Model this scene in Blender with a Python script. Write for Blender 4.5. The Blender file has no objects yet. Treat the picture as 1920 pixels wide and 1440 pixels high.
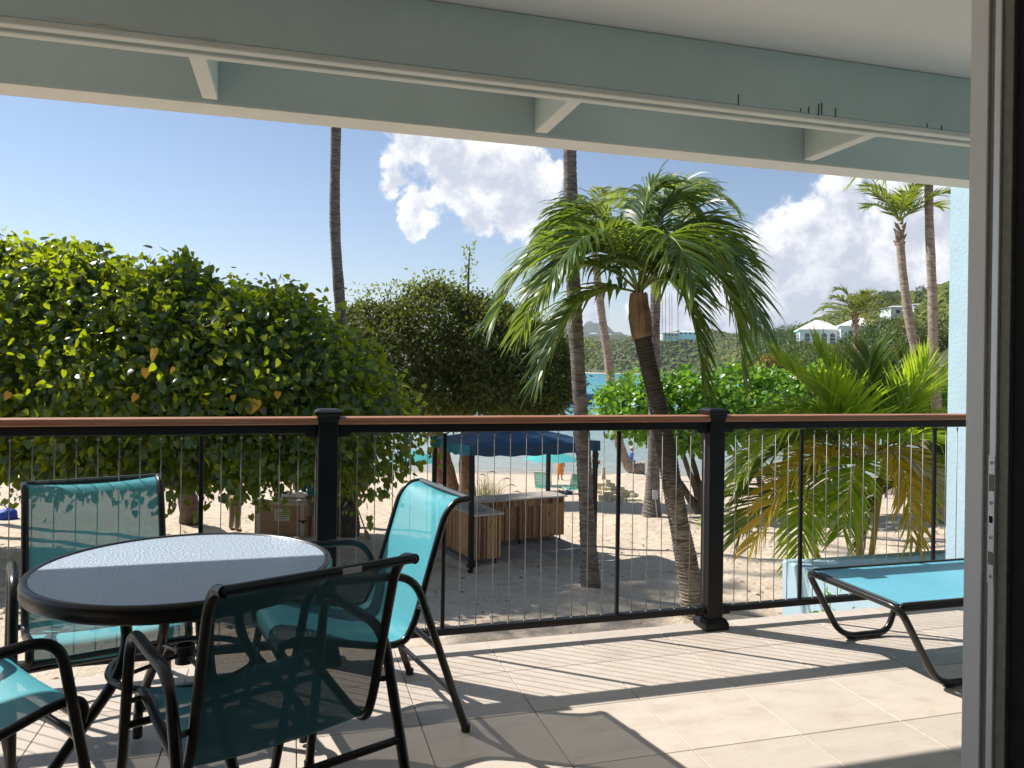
import bpy, bmesh, math, random
import numpy as np
from mathutils import Vector, Matrix
R_ = math.radians
rng = np.random.default_rng(7)
random.seed(7)
scene = bpy.context.scene
COL = scene.collection

# ------------------------------------------------------------------ camera
YAW = R_(16.0)
cam_d = bpy.data.cameras.new('camera')
cam = bpy.data.objects.new('camera', cam_d); COL.objects.link(cam)
cam_d.sensor_width = 36.0
cam_d.lens = 27.04
cam_d.shift_y = -0.0177
cam_d.clip_start = 0.05
cam_d.clip_end = 20000
cam.matrix_world = (Matrix.Translation((0, 0, 1.35)) @ Matrix.Rotation(-YAW, 4, 'Z')
                    @ Matrix.Rotation(R_(90), 4, 'X') @ Matrix.Rotation(0.014, 4, 'Z'))
scene.camera = cam

# ------------------------------------------------------------------ sky, sun, exposure
SUN_TO = Vector((-0.76, 0.60, 1.0)).normalized()       # towards the sun
SUN_EL = math.asin(SUN_TO.z)
SUN_AZ = math.atan2(SUN_TO.x, SUN_TO.y)                # clockwise from +Y
world = bpy.data.worlds.new('World'); scene.world = world
world.use_nodes = True


class NT:
    """tiny helper for wiring nodes"""
    def __init__(s, tree):
        s.t = tree; s.n = tree.nodes; s.l = tree.links
    def new(s, kind, **kw):
        n = s.n.new(kind)
        for k, v in kw.items():
            setattr(n, k, v)
        return n
    def link(s, a, b):
        s.l.new(a, b)
    def put(s, sock, v):
        if hasattr(v, 'is_linked') or isinstance(v, bpy.types.NodeSocket):
            s.l.new(v, sock)
        else:
            sock.default_value = v
    def math(s, op, a, b=0.0, c=None, clamp=False):
        n = s.new('ShaderNodeMath', operation=op); n.use_clamp = clamp
        s.put(n.inputs[0], a); s.put(n.inputs[1], b)
        if c is not None:
            s.put(n.inputs[2], c)
        return n.outputs[0]
    def vmath(s, op, a, b=(0, 0, 0), out=0):
        n = s.new('ShaderNodeVectorMath', operation=op)
        s.put(n.inputs[0], a); s.put(n.inputs[1], b)
        return n.outputs[out]
    def maprange(s, v, a, b, c=0.0, d=1.0, kind='SMOOTHSTEP'):
        n = s.new('ShaderNodeMapRange', interpolation_type=kind)
        s.put(n.inputs[0], v)
        for i, x in enumerate((a, b, c, d)):
            n.inputs[i + 1].default_value = x
        return n.outputs[0]
    def noise(s, vec, scale, detail=4.0, rough=0.55, dist=0.0, out='Fac'):
        n = s.new('ShaderNodeTexNoise')
        if vec is not None:
            s.put(n.inputs['Vector'], vec)
        n.inputs['Scale'].default_value = scale
        n.inputs['Detail'].default_value = detail
        n.inputs['Roughness'].default_value = rough
        n.inputs['Distortion'].default_value = dist
        return n.outputs[out]
    def mix(s, fac, a, b, blend='MIX'):
        n = s.new('ShaderNodeMix', data_type='RGBA', blend_type=blend)
        s.put(n.inputs[0], fac); s.put(n.inputs[6], a); s.put(n.inputs[7], b)
        return n.outputs[2]
    def ramp(s, fac, stops):
        n = s.new('ShaderNodeValToRGB'); s.put(n.inputs[0], fac)
        e = n.color_ramp.elements
        while len(e) < len(stops):
            e.new(0.5)
        for el, (p, c) in zip(e, stops):
            el.position = p; el.color = (*c, 1) if len(c) == 3 else c
        return n.outputs[0]


def c4(c):
    return (*c, 1.0) if len(c) == 3 else c


def view_dir(px, py):
    """direction of a point of sky given as azimuth/elevation slopes"""
    a = px + .014 * (py - 720); b = py - .014 * (px - 960)
    la = (a - 960) / 1442.; el = (686. - b) / 1442.
    v = Vector((math.sin(YAW) + la * math.cos(YAW), math.cos(YAW) - la * math.sin(YAW), el))
    return v.normalized()


w = NT(world.node_tree)
w.n.clear()
sky = w.new('ShaderNodeTexSky', sky_type='NISHITA')
sky.sun_disc = False
sky.sun_elevation = SUN_EL
sky.sun_rotation = SUN_AZ
sky.altitude = 0.0
sky.air_density = 1.0
sky.dust_density = 0.12
sky.ozone_density = 3.0
bg = w.new('ShaderNodeBackground'); bg.inputs[1].default_value = 0.094
w.link(w.mix(1.0, sky.outputs[0], (1.0, 0.90, 0.86, 1.0), 'MULTIPLY'), bg.inputs[0])
tc = w.new('ShaderNodeTexCoord')
dirv = w.vmath('NORMALIZE', tc.outputs['Generated'])
# stretch so cloud detail keeps its size towards the horizon
warp = w.noise(dirv, 11.0, 5.0, 0.6, out='Color')
dirw = w.vmath('ADD', dirv, w.vmath('MULTIPLY', w.vmath('SUBTRACT', warp, (.5, .5, .5)), (.13, .13, .10)))
CLOUDS = [(800, 275, 95), (880, 320, 105), (960, 345, 95), (985, 400, 85), (905, 415, 60), (735, 325, 52), (788, 388, 50),
          (820, 200, 120), (900, 120, 160), (700, 60, 120),
          (1570, 380, 95), (1500, 440, 90), (1600, 470, 150), (1710, 430, 140), (1500, 540, 120), (1620, 570, 150), (1760, 540, 150),
          (1850, 440, 200), (1360, 590, 110), (1240, 600, 90), (1130, 585, 70), (2000, 500, 260), (2250, 420, 260), (1700, 330, 80),
          (-900, 250, 260), (-1300, 420, 320), (-300, -700, 300)]
boost = None
for (px, py, rad) in CLOUDS:
    dd = w.vmath('DISTANCE', dirw, tuple(view_dir(px, py)), out=1)
    f = w.maprange(dd, rad / 1442. * 1.15, 0.0, 0.0, 1.0, 'LINEAR')
    boost = f if boost is None else w.math('MAXIMUM', boost, f)
# clouds of the same kind over the rest of the sky
far = w.maprange(w.noise(w.vmath('ADD', dirv, (3.1, 1.7, 0.4)), 2.2, 2.0, 0.5), 0.58, 0.72, 0.0, 0.6, 'LINEAR')
behind = w.maprange(w.vmath('DOT_PRODUCT', dirv, tuple(view_dir(960, 500)), out=1), 0.72, 0.45)
boost = w.math('MAXIMUM', boost, w.math('MULTIPLY', far, behind))


def cloud_density(vec):
    n1 = w.noise(vec, 9.0, 7.0, 0.58, 0.25)
    n2 = w.noise(vec, 34.0, 7.0, 0.65, 0.2)
    s = w.math('ADD', w.math('MULTIPLY', w.math('SUBTRACT', n1, 0.5), 2.1), w.math('MULTIPLY', w.math('SUBTRACT', n2, 0.5), 0.7))
    return w.math('ADD', boost, s)


den = cloud_density(dirv)
toward = w.vmath('ADD', dirv, tuple(SUN_TO * 0.035))
den2 = cloud_density(toward)
mask = w.math('MULTIPLY', w.maprange(den, 0.20, 0.52), w.maprange(boost, 0.02, 0.22))
lit = w.maprange(w.math('SUBTRACT', den, den2), -0.30, 0.34)
thick = w.maprange(den, 0.45, 1.15)
lit2 = w.math('SUBTRACT', lit, w.math('MULTIPLY', thick, 0.5), clamp=True)
ccol = w.ramp(lit2, [(0.0, (0.60, 0.63, 0.72)), (0.35, (0.78, 0.79, 0.84)), (0.8, (1.10, 1.09, 1.08)), (1.0, (1.35, 1.33, 1.30))])
cbg = w.new('ShaderNodeBackground'); cbg.inputs[1].default_value = 0.70
w.link(ccol, cbg.inputs[0])
mixs = w.new('ShaderNodeMixShader')
w.link(w.math('MULTIPLY', mask, 0.94), mixs.inputs[0]); w.link(bg.outputs[0], mixs.inputs[1]); w.link(cbg.outputs[0], mixs.inputs[2])
wout = w.new('ShaderNodeOutputWorld'); w.link(mixs.outputs[0], wout.inputs[0])

sun_d = bpy.data.lights.new('sun', 'SUN')
sun_d.energy = 4.6
sun_d.angle = R_(0.53)
sun_d.color = (1.0, 0.955, 0.88)
sun = bpy.data.objects.new('sun', sun_d); COL.objects.link(sun)
sun.rotation_euler = (-SUN_TO).to_track_quat('-Z', 'Y').to_euler()
sun.location = (-20, 20, 30)

vs = scene.view_settings
vs.view_transform = 'Standard'; vs.look = 'None'; vs.gamma = 1.0; vs.exposure = 0.67
vs.use_curve_mapping = False
scene.cycles.max_bounces = 8
scene.cycles.transparent_max_bounces = 12
scene.cycles.diffuse_bounces = 4
scene.cycles.glossy_bounces = 3
scene.cycles.transmission_bounces = 6
scene.cycles.volume_bounces = 0
scene.cycles.caustics_reflective = False
scene.cycles.caustics_refractive = False
scene.cycles.use_denoising = True
scene.cycles.sample_clamp_indirect = 6.0

# ------------------------------------------------------------------ frames of reference
FWD = np.array([math.sin(YAW), math.cos(YAW), 0.0])     # straight out to sea
ALG = np.array([math.cos(YAW), -math.sin(YAW), 0.0])    # along the beach, to the right
SEA = -5.75


def S(l, d, z=0.0):
    """beach frame (along the shore, out to sea, height) -> world"""
    return np.array([l * ALG[0] + d * FWD[0], l * ALG[1] + d * FWD[1], z])


def SA(a):
    a = np.asarray(a, float)
    return np.stack([a[..., 0] * ALG[0] + a[..., 1] * FWD[0], a[..., 0] * ALG[1] + a[..., 1] * FWD[1], a[..., 2]], -1)


MOUNDS = [(1.39, 13.07, .22, .75), (4.14, 22.5, .30, 1.5), (2.77, 11.55, .12, .7), (7.3, 44., .35, 2.0), (5.4, 42.5, .18, 2.0), (-3.9, 18.5, .15, 1.2)]


def ground_z(l, d):
    l = np.asarray(l, float); d = np.asarray(d, float)
    x = d - 13.0
    soft = np.where(x > 4, x, np.where(x < -4, 0.0, (x + 4) ** 2 / 16.0))
    z = -2.45 - soft * 0.085
    amp = np.clip((50 - d) / 14., 0, 1)
    z = z + amp * (0.035 * np.sin(l * 1.3 + d * .7) * np.sin(d * 1.1 - l * .4) + 0.025 * np.sin(l * 2.9 + 1.3 * d + 1) * np.sin(2.3 * d - l * 1.7)
                   + 0.012 * np.sin(l * 6.1 - d * 4.3) * np.sin(d * 5.7 + l * 2.9 + 2))
    for (ml, md, mh, mr) in MOUNDS:
        z = z + mh * np.exp(-((l - ml) ** 2 + (d - md) ** 2) / (mr * mr))
    return z


# ------------------------------------------------------------------ materials
def mat(name):
    m = bpy.data.materials.new(name); m.use_nodes = True
    t = NT(m.node_tree)
    b = m.node_tree.nodes['Principled BSDF']
    return m, t, b


def simple(name, col, rough=0.5, metal=0.0, var=0.0, scale=8.0, bump=0.0, bscale=60.0, spec=0.5, col2=None, detail=5.0, bdist=0.01, coat=0.0, objvar=0.0):
    m, t, b = mat(name)
    b.inputs['Roughness'].default_value = rough
    b.inputs['Metallic'].default_value = metal
    b.inputs['Specular IOR Level'].default_value = spec
    b.inputs['Coat Weight'].default_value = coat
    co = t.new('ShaderNodeTexCoord').outputs['Object']
    c = c4(col)
    if var or col2:
        n = t.noise(co, scale, detail, 0.6)
        lo = c4(col2) if col2 else c4(tuple(x * (1 - var) for x in col))
        hi = c if col2 else c4(tuple(min(1, x * (1 + var)) for x in col))
        cc = t.mix(t.maprange(n, 0.3, 0.7, 0, 1, 'LINEAR'), lo, hi)
    else:
        rgb = t.new('ShaderNodeRGB'); rgb.outputs[0].default_value = c; cc = rgb.outputs[0]
    if objvar:
        oi = t.new('ShaderNodeObjectInfo').outputs['Random']
        h = t.new('ShaderNodeHueSaturation'); t.link(cc, h.inputs['Color'])
        t.link(t.maprange(oi, 0, 1, 1 - objvar, 1 + objvar, 'LINEAR'), h.inputs['Value'])
        cc = h.outputs[0]
    t.link(cc, b.inputs['Base Color'])
    if bump:
        bn = t.new('ShaderNodeBump'); bn.inputs['Strength'].default_value = bump; bn.inputs['Distance'].default_value = bdist
        t.link(t.noise(co, bscale, 4.0, 0.6), bn.inputs['Height']); t.link(bn.outputs[0], b.inputs['Normal'])
    return m


def leaf_mat(name, cols, trans=0.4, rough=0.42, tcol=(0.35, 0.55, 0.05), spec=0.5):
    """leaf: glossy face, light glows through; colour differs leaf by leaf"""
    m, t, b = mat(name)
    g = t.new('ShaderNodeNewGeometry')
    oi = t.new('ShaderNodeObjectInfo')
    r = t.math('FRACT', t.math('ADD', g.outputs['Random Per Island'], t.math('MULTIPLY', oi.outputs['Random'], 3.7)))
    n = len(cols)
    cc = t.ramp(r, [(i / max(1, n - 1), c) for i, c in enumerate(cols)])
    t.link(cc, b.inputs['Base Color'])
    b.inputs['Roughness'].default_value = rough
    b.inputs['Specular IOR Level'].default_value = spec
    tr = t.new('ShaderNodeBsdfTranslucent')
    t.link(t.mix(0.8, cc, c4(tcol)), tr.inputs['Color'])
    mx = t.new('ShaderNodeMixShader'); mx.inputs[0].default_value = trans
    t.link(b.outputs[0], mx.inputs[1]); t.link(tr.outputs[0], mx.inputs[2])
    t.link(mx.outputs[0], m.node_tree.nodes['Material Output'].inputs[0])
    return m


M = {}
M['black'] = simple('black_powder_coat', (0.006, 0.0065, 0.008), 0.5, 0.0, bump=0.15, bscale=350, bdist=0.002, spec=0.3)
M['tube'] = simple('dark_bronze_powder_coat', (0.008, 0.0075, 0.007), 0.30, 0.0, bump=0.12, bscale=260, bdist=0.002, spec=0.5, col2=(0.014, 0.012, 0.011), scale=30)
M['steel'] = simple('stainless_cable', (0.30, 0.29, 0.28), 0.5, 0.7)
M['aqua'] = simple('aqua_stucco', (0.34, 0.475, 0.545), 0.85, var=0.05, scale=3, bump=0.5, bscale=28, bdist=0.012)
M['beam'] = simple('pale_aqua_beam_paint', (0.60, 0.72, 0.735), 0.7, col2=(0.47, 0.575, 0.575), scale=0.9, bump=0.3, bscale=7, bdist=0.008, detail=8)
M['trim'] = simple('white_trim_paint', (0.74, 0.76, 0.72), 0.7, col2=(0.66, 0.69, 0.66), scale=4, bump=0.2, bscale=25, bdist=0.004)
M['ceil'] = simple('white_ceiling_paint', (0.86, 0.87, 0.86), 0.8, col2=(0.82, 0.83, 0.82), scale=1.2, bump=0.12, bscale=5, bdist=0.01)
M['rust'] = simple('rust_stain', (0.10, 0.06, 0.04), 0.9, var=0.3)
M['peel'] = simple('bare_patch', (0.62, 0.60, 0.55), 0.9, var=0.2)
M['room'] = simple('room_wall_paint', (0.10, 0.10, 0.095), 0.9, var=0.05)
M['drape'] = simple('dark_drape', (0.012, 0.012, 0.013), 0.95, var=0.3, scale=20)
M['alum'] = simple('grey_door_frame', (0.80, 0.80, 0.80), 0.5, 0.0, var=0.03, scale=5)
M['alum2'] = simple('bright_door_strip', (0.78, 0.80, 0.84), 0.35, 0.2, var=0.04)
M['gasket'] = simple('olive_grey_gasket', (0.22, 0.22, 0.19), 0.8, var=0.15, scale=60)
M['glasscup'] = simple('black_plastic', (0.01, 0.01, 0.011), 0.45)
M['bag'] = simple('blue_nylon', (0.01, 0.06, 0.42), 0.6, var=0.2, bump=0.3, bscale=20)
M['cloth_dark'] = simple('dark_cloth', (0.02, 0.018, 0.02), 0.9, var=0.3)

# handrail wood: straight grain along the rail
m, t, b = mat('oiled_handrail_wood')
co = t.new('ShaderNodeTexCoord').outputs['Object']
mp = t.new('ShaderNodeMapping'); mp.inputs['Scale'].default_value = (1.2, 60, 60); t.link(co, mp.inputs[0])
g = t.noise(mp.outputs[0], 3.0, 6.0, 0.6)
t.link(t.ramp(g, [(0.25, (0.20, 0.075, 0.038)), (0.5, (0.36, 0.155, 0.085)), (0.75, (0.47, 0.24, 0.145))]), b.inputs['Base Color'])
b.inputs['Roughness'].default_value = 0.5
bn = t.new('ShaderNodeBump'); bn.inputs['Strength'].default_value = 0.3; bn.inputs['Distance'].default_value = 0.003
t.link(g, bn.inputs['Height']); t.link(bn.outputs[0], b.inputs['Normal'])
M['wood_rail'] = m

# travertine-look porcelain tile
m, t, b = mat('beige_travertine_tile')
co = t.new('ShaderNodeTexCoord').outputs['Object']
oi = t.new('ShaderNodeObjectInfo').outputs['Random']
off = t.new('ShaderNodeCombineXYZ'); t.link(t.math('MULTIPLY', oi, 37.0), off.inputs[0]); t.link(t.math('MULTIPLY', oi, 91.0), off.inputs[1])
cv = t.vmath('ADD', co, off.outputs[0])
mp = t.new('ShaderNodeMapping'); mp.inputs['Scale'].default_value = (1.0, 2.2, 1.0); t.link(cv, mp.inputs[0])
n1 = t.noise(mp.outputs[0], 5.0, 8.0, 0.65, 0.6)
n2 = t.noise(mp.outputs[0], 40.0, 4.0, 0.6)
c1 = t.ramp(n1, [(0.28, (0.47, 0.39, 0.325)), (0.45, (0.535, 0.46, 0.39)), (0.6, (0.565, 0.49, 0.42)), (0.8, (0.60, 0.535, 0.47))])
c2 = t.mix(t.maprange(n2, 0.62, 0.75, 0, 0.5), c1, c4((0.36, 0.28, 0.21)))
h = t.new('ShaderNodeHueSaturation'); t.link(c2, h.inputs['Color']); t.link(t.maprange(oi, 0, 1, 0.94, 1.06, 'LINEAR'), h.inputs['Value'])
t.link(h.outputs[0], b.inputs['Base Color'])
t.link(t.maprange(n2, 0.3, 0.7, 0.38, 0.55, 'LINEAR'), b.inputs['Roughness'])
b.inputs['Specular IOR Level'].default_value = 0.4
bn = t.new('ShaderNodeBump'); bn.inputs['Strength'].default_value = 0.25; bn.inputs['Distance'].default_value = 0.003
t.link(n2, bn.inputs['Height']); t.link(bn.outputs[0], b.inputs['Normal'])
M['tile'] = m
M['grout'] = simple('sandy_grout', (0.52, 0.45, 0.385), 0.95, var=0.2, scale=30)

# sling mesh fabric: open weave, lets some light through
def sling(name, col, see=0.2, under=1.0):
    m, t, b = mat(name)
    co = t.new('ShaderNodeTexCoord').outputs['Object']
    n = t.noise(co, 3.0, 4.0, 0.6)
    fine = t.noise(co, 260.0, 2.0, 0.5)
    cc = t.mix(t.maprange(n, 0.3, 0.7, 0, 1, 'LINEAR'), c4(tuple(x * .92 for x in col)), c4(tuple(min(1, x * 1.06) for x in col)))
    cc = t.mix(t.maprange(fine, 0.35, 0.7, 0, 0.25), cc, c4(tuple(x * .55 for x in col)))
    bf = t.new('ShaderNodeNewGeometry').outputs['Backfacing']      # back faces darkened: shade on the chair back put into the colour
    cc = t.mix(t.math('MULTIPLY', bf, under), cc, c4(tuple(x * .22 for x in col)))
    t.link(cc, b.inputs['Base Color']); b.inputs['Roughness'].default_value = 0.42; b.inputs['Specular IOR Level'].default_value = 0.4
    bn = t.new('ShaderNodeBump'); bn.inputs['Strength'].default_value = 0.35; bn.inputs['Distance'].default_value = 0.002
    t.link(fine, bn.inputs['Height']); t.link(bn.outputs[0], b.inputs['Normal'])
    tr = t.new('ShaderNodeBsdfTranslucent'); t.link(cc, tr.inputs['Color'])
    m1 = t.new('ShaderNodeMixShader'); m1.inputs[0].default_value = 0.08
    t.link(b.outputs[0], m1.inputs[1]); t.link(tr.outputs[0], m1.inputs[2])
    tp = t.new('ShaderNodeBsdfTransparent')
    m2 = t.new('ShaderNodeMixShader'); m2.inputs[0].default_value = see
    t.link(m1.outputs[0], m2.inputs[1]); t.link(tp.outputs[0], m2.inputs[2])
    t.link(m2.outputs[0], m.node_tree.nodes['Material Output'].inputs[0])
    return m


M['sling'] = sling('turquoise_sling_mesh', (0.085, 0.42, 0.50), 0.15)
M['sling_lounge'] = sling('sky_blue_sling_mesh', (0.14, 0.46, 0.60), 0.04)
M['sling_hem'] = simple('dark_sling_hem', (0.012, 0.03, 0.035), 0.6)

# pebbled table glass
m, t, b = mat('pebbled_glass')
co = t.new('ShaderNodeTexCoord').outputs['Object']
b.inputs['Base Color'].default_value = (0.64, 0.77, 0.93, 1)
b.inputs['Roughness'].default_value = 0.30
b.inputs['Transmission Weight'].default_value = 0.42
b.inputs['IOR'].default_value = 1.85
v = t.new('ShaderNodeTexVoronoi'); v.inputs['Scale'].default_value = 95; t.link(co, v.inputs['Vector'])
nn = t.noise(co, 120, 3, 0.6)
bn = t.new('ShaderNodeBump'); bn.inputs['Strength'].default_value = 0.55; bn.inputs['Distance'].default_value = 0.006
t.link(t.math('ADD', v.outputs['Distance'], t.math('MULTIPLY', nn, 0.8)), bn.inputs['Height']); t.link(bn.outputs[0], b.inputs['Normal'])
M['table_glass'] = m

# sand
m, t, b = mat('beach_sand')
co = t.new('ShaderNodeTexCoord').outputs['Object']
n1 = t.noise(co, 0.35, 5, 0.6); n2 = t.noise(co, 3.0, 6, 0.65); n3 = t.noise(co, 90, 3, 0.6)
c1 = t.ramp(n2, [(0.3, (0.47, 0.36, 0.26)), (0.5, (0.60, 0.485, 0.365)), (0.7, (0.66, 0.55, 0.43))])
c2 = t.mix(t.maprange(n1, 0.4, 0.65, 0, 0.35), c1, c4((0.50, 0.41, 0.32)))
c3 = t.mix(t.maprange(n3, 0.6, 0.72, 0, 0.5), c2, c4((0.30, 0.22, 0.15)))
sep = t.new('ShaderNodeSeparateXYZ'); t.link(co, sep.inputs[0])
wet = t.maprange(sep.outputs[2], -5.30, -5.62, 0, 1)       # wet band by the water
c4_ = t.mix(wet, c3, c4((0.36, 0.29, 0.21)))
t.link(c4_, b.inputs['Base Color'])
t.link(t.maprange(wet, 0, 1, 0.95, 0.25, 'LINEAR'), b.inputs['Roughness'])
vor = t.new('ShaderNodeTexVoronoi', feature='SMOOTH_F1'); vor.inputs['Scale'].default_value = 2.6
t.link(t.vmath('ADD', co, t.vmath('MULTIPLY', t.noise(co, 2.0, 3, 0.6, out='Color'), (.5, .5, .5))), vor.inputs['Vector'])
hgt = t.math('ADD', t.math('MULTIPLY', vor.outputs['Distance'], 0.9), t.math('ADD', t.math('MULTIPLY', t.noise(co, 8.0, 5, 0.65), 0.7), t.math('MULTIPLY', n3, 0.05)))
bn = t.new('ShaderNodeBump'); bn.inputs['Strength'].default_value = 0.9; bn.inputs['Distance'].default_value = 0.10
t.link(hgt, bn.inputs['Height']); t.link(bn.outputs[0], b.inputs['Normal'])
M['sand'] = m

# sea
m, t, b = mat('clear_sea_water')
co = t.new('ShaderNodeTexCoord').outputs['Object']
sep = t.new('ShaderNodeSeparateXYZ'); t.link(co, sep.inputs[0])      # object y = distance out to sea
dep = sep.outputs[1]
pat = t.noise(co, 0.012, 3, 0.5)
dd = t.math('ADD', dep, t.math('MULTIPLY', t.math('SUBTRACT', pat, 0.5), 60.0))
cc = t.ramp(t.maprange(dd, 48, 420, 0, 1, 'LINEAR'), [(0.0, (0.40, 0.40, 0.35)), (0.04, (0.32, 0.40, 0.39)), (0.22, (0.16, 0.40, 0.42)), (0.45, (0.03, 0.42, 0.50)), (1.0, (0.008, 0.34, 0.46))])
t.link(cc, b.inputs['Base Color'])
b.inputs['Roughness'].default_value = 0.12
b.inputs['IOR'].default_value = 1.33
mp = t.new('ShaderNodeMapping'); mp.inputs['Scale'].default_value = (0.5, 1.3, 1); t.link(co, mp.inputs[0])
wv = t.math('ADD', t.noise(mp.outputs[0], 1.1, 6, 0.6, 0.4), t.math('MULTIPLY', t.noise(mp.outputs[0], 0.16, 3, 0.5), 1.4))
bn = t.new('ShaderNodeBump'); bn.inputs['Strength'].default_value = 0.85; bn.inputs['Distance'].default_value = 0.35
t.link(wv, bn.inputs['Height']); t.link(bn.outputs[0], b.inputs['Normal'])
M['sea'] = m

M['leaf_hedge'] = leaf_mat('glossy_heart_leaf', [(0.006, 0.026, 0.011), (0.010, 0.040, 0.013), (0.020, 0.062, 0.012), (0.012, 0.046, 0.014)], 0.38, 0.27, (0.84, 1.0, 0.010), 0.6)
M['leaf_yellow'] = leaf_mat('yellowed_leaf', [(0.55, 0.28, 0.02), (0.62, 0.36, 0.03)], 0.35, 0.5, (0.8, 0.45, 0.03))
M['leaf_dark'] = leaf_mat('small_dark_leaf', [(0.026, 0.046, 0.010), (0.048, 0.074, 0.013), (0.085, 0.105, 0.018)], 0.26, 0.45, (0.36, 0.40, 0.03), 0.35)
M['leaf_pale'] = leaf_mat('pale_new_leaf', [(0.10, 0.18, 0.03), (0.17, 0.22, 0.04), (0.22, 0.20, 0.03)], 0.4, 0.45, (0.4, 0.5, 0.05))
M['leaf_grape'] = leaf_mat('round_bright_leaf', [(0.06, 0.16, 0.015), (0.10, 0.24, 0.02), (0.14, 0.30, 0.03)], 0.4, 0.33, (0.35, 0.6, 0.04), 0.6)
M['leaf_hill'] = leaf_mat('hill_tree_leaf', [(0.034, 0.066, 0.014), (0.055, 0.10, 0.02), (0.08, 0.13, 0.022)], 0.2, 0.5, (0.2, 0.3, 0.03))
M['leaf_hill2'] = leaf_mat('olive_hill_leaf', [(0.08, 0.115, 0.02), (0.12, 0.15, 0.028), (0.15, 0.16, 0.025)], 0.2, 0.5, (0.3, 0.32, 0.03))
M['leaf_gold'] = leaf_mat('golden_shrub_leaf', [(0.25, 0.14, 0.015), (0.30, 0.20, 0.02), (0.12, 0.12, 0.02)], 0.25, 0.5, (0.5, 0.35, 0.03))
M['leaf_red'] = leaf_mat('red_flower', [(0.5, 0.06, 0.02), (0.6, 0.14, 0.03)], 0.3, 0.6, (0.8, 0.2, 0.05))
M['palm'] = leaf_mat('green_palm_leaflet', [(0.026, 0.065, 0.016), (0.045, 0.095, 0.020), (0.075, 0.125, 0.026), (0.035, 0.085, 0.018)], 0.36, 0.42, (0.60, 0.72, 0.04), 0.4)
M['palm_main'] = leaf_mat('arching_palm_leaflet', [(0.024, 0.062, 0.016), (0.042, 0.092, 0.020), (0.085, 0.14, 0.026), (0.034, 0.078, 0.018)], 0.36, 0.36, (0.44, 0.58, 0.05), 0.5)  # leaf colours of the arching palm
M['palm_far'] = leaf_mat('far_palm_leaflet', [(0.06, 0.10, 0.02), (0.10, 0.15, 0.03), (0.16, 0.18, 0.03)], 0.35, 0.4, (0.4, 0.45, 0.05))
M['palm_y'] = leaf_mat('yellow_green_palm_leaflet', [(0.09, 0.19, 0.018), (0.15, 0.25, 0.02), (0.25, 0.28, 0.02), (0.11, 0.21, 0.02)], 0.50, 0.40, (0.75, 0.95, 0.04))
M['palm_gold'] = leaf_mat('golden_palm_leaflet', [(0.38, 0.27, 0.02), (0.50, 0.34, 0.03), (0.28, 0.27, 0.02), (0.55, 0.30, 0.03)], 0.46, 0.42, (0.95, 0.70, 0.05))
M['palm_pale'] = leaf_mat('bleached_palm_leaflet', [(0.45, 0.40, 0.24), (0.35, 0.25, 0.10), (0.5, 0.46, 0.34)], 0.35, 0.5, (0.6, 0.5, 0.25))
M['rachis'] = simple('palm_rachis', (0.22, 0.26, 0.05), 0.5, var=0.25, scale=6)
M['rachis_y'] = simple('yellow_rachis', (0.42, 0.33, 0.06), 0.5, var=0.25, scale=6)
M['bark'] = simple('grey_brown_bark', (0.13, 0.10, 0.075), 0.95, col2=(0.05, 0.038, 0.03), scale=6, bump=0.9, bscale=14, bdist=0.05)
M['bark_red'] = simple('reddish_bark', (0.24, 0.125, 0.075), 0.95, col2=(0.09, 0.05, 0.035), scale=5, bump=0.8, bscale=10, bdist=0.05)
M['sheath'] = simple('brown_palm_sheath', (0.36, 0.23, 0.13), 0.75, col2=(0.12, 0.07, 0.04), scale=3.5, bump=0.5, bscale=8, bdist=0.03)


def trunk_mat(name, a, b_, ringscale=14.0):
    m, t, b = mat(name)
    co = t.new('ShaderNodeTexCoord').outputs['Object']
    mp = t.new('ShaderNodeMapping'); mp.inputs['Scale'].default_value = (3, 3, ringscale); t.link(co, mp.inputs[0])
    n = t.noise(mp.outputs[0], 1.6, 6, 0.7, 0.4)
    n2 = t.noise(co, 2.2, 4, 0.6)
    c = t.mix(t.maprange(n, 0.35, 0.62), c4(b_), c4(a))
    c = t.mix(t.maprange(n2, 0.5, 0.7, 0, 0.55), c, c4(tuple(x * .45 for x in b_)))
    t.link(c, b.inputs['Base Color']); b.inputs['Roughness'].default_value = 0.92
    bn = t.new('ShaderNodeBump'); bn.inputs['Strength'].default_value = 0.9; bn.inputs['Distance'].default_value = 0.03
    t.link(n, bn.inputs['Height']); t.link(bn.outputs[0], b.inputs['Normal'])
    return m


M['coco'] = trunk_mat('grey_ringed_trunk', (0.215, 0.19, 0.17), (0.07, 0.06, 0.052))
M['coco_pale'] = trunk_mat('pale_ringed_trunk', (0.40, 0.32, 0.255), (0.19, 0.145, 0.115), 8.0)
M['palm_trunk'] = trunk_mat('brown_ringed_trunk', (0.34, 0.29, 0.23), (0.07, 0.052, 0.038), 22.0)
_t = NT(M['palm_trunk'].node_tree); _b = M['palm_trunk'].node_tree.nodes['Principled BSDF']      # old fibre still clings to the upper trunk
_src = _b.inputs['Base Color'].links[0].from_socket
_sep = _t.new('ShaderNodeSeparateXYZ'); _t.link(_t.new('ShaderNodeTexCoord').outputs['Object'], _sep.inputs[0])
_t.link(_t.mix(_t.maprange(_sep.outputs[2], 1.3, 2.6, 0, 0.85), _src, c4((0.03, 0.021, 0.014))), _b.inputs['Base Color'])
M['bamboo'] = None
m, t, b = mat('split_bamboo')
co = t.new('ShaderNodeTexCoord').outputs['Object']
g = t.new('ShaderNodeNewGeometry').outputs['Random Per Island']
mp = t.new('ShaderNodeMapping'); mp.inputs['Scale'].default_value = (1, 1, 0.25); t.link(co, mp.inputs[0])
n = t.noise(mp.outputs[0], 22, 4, 0.6)
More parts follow.
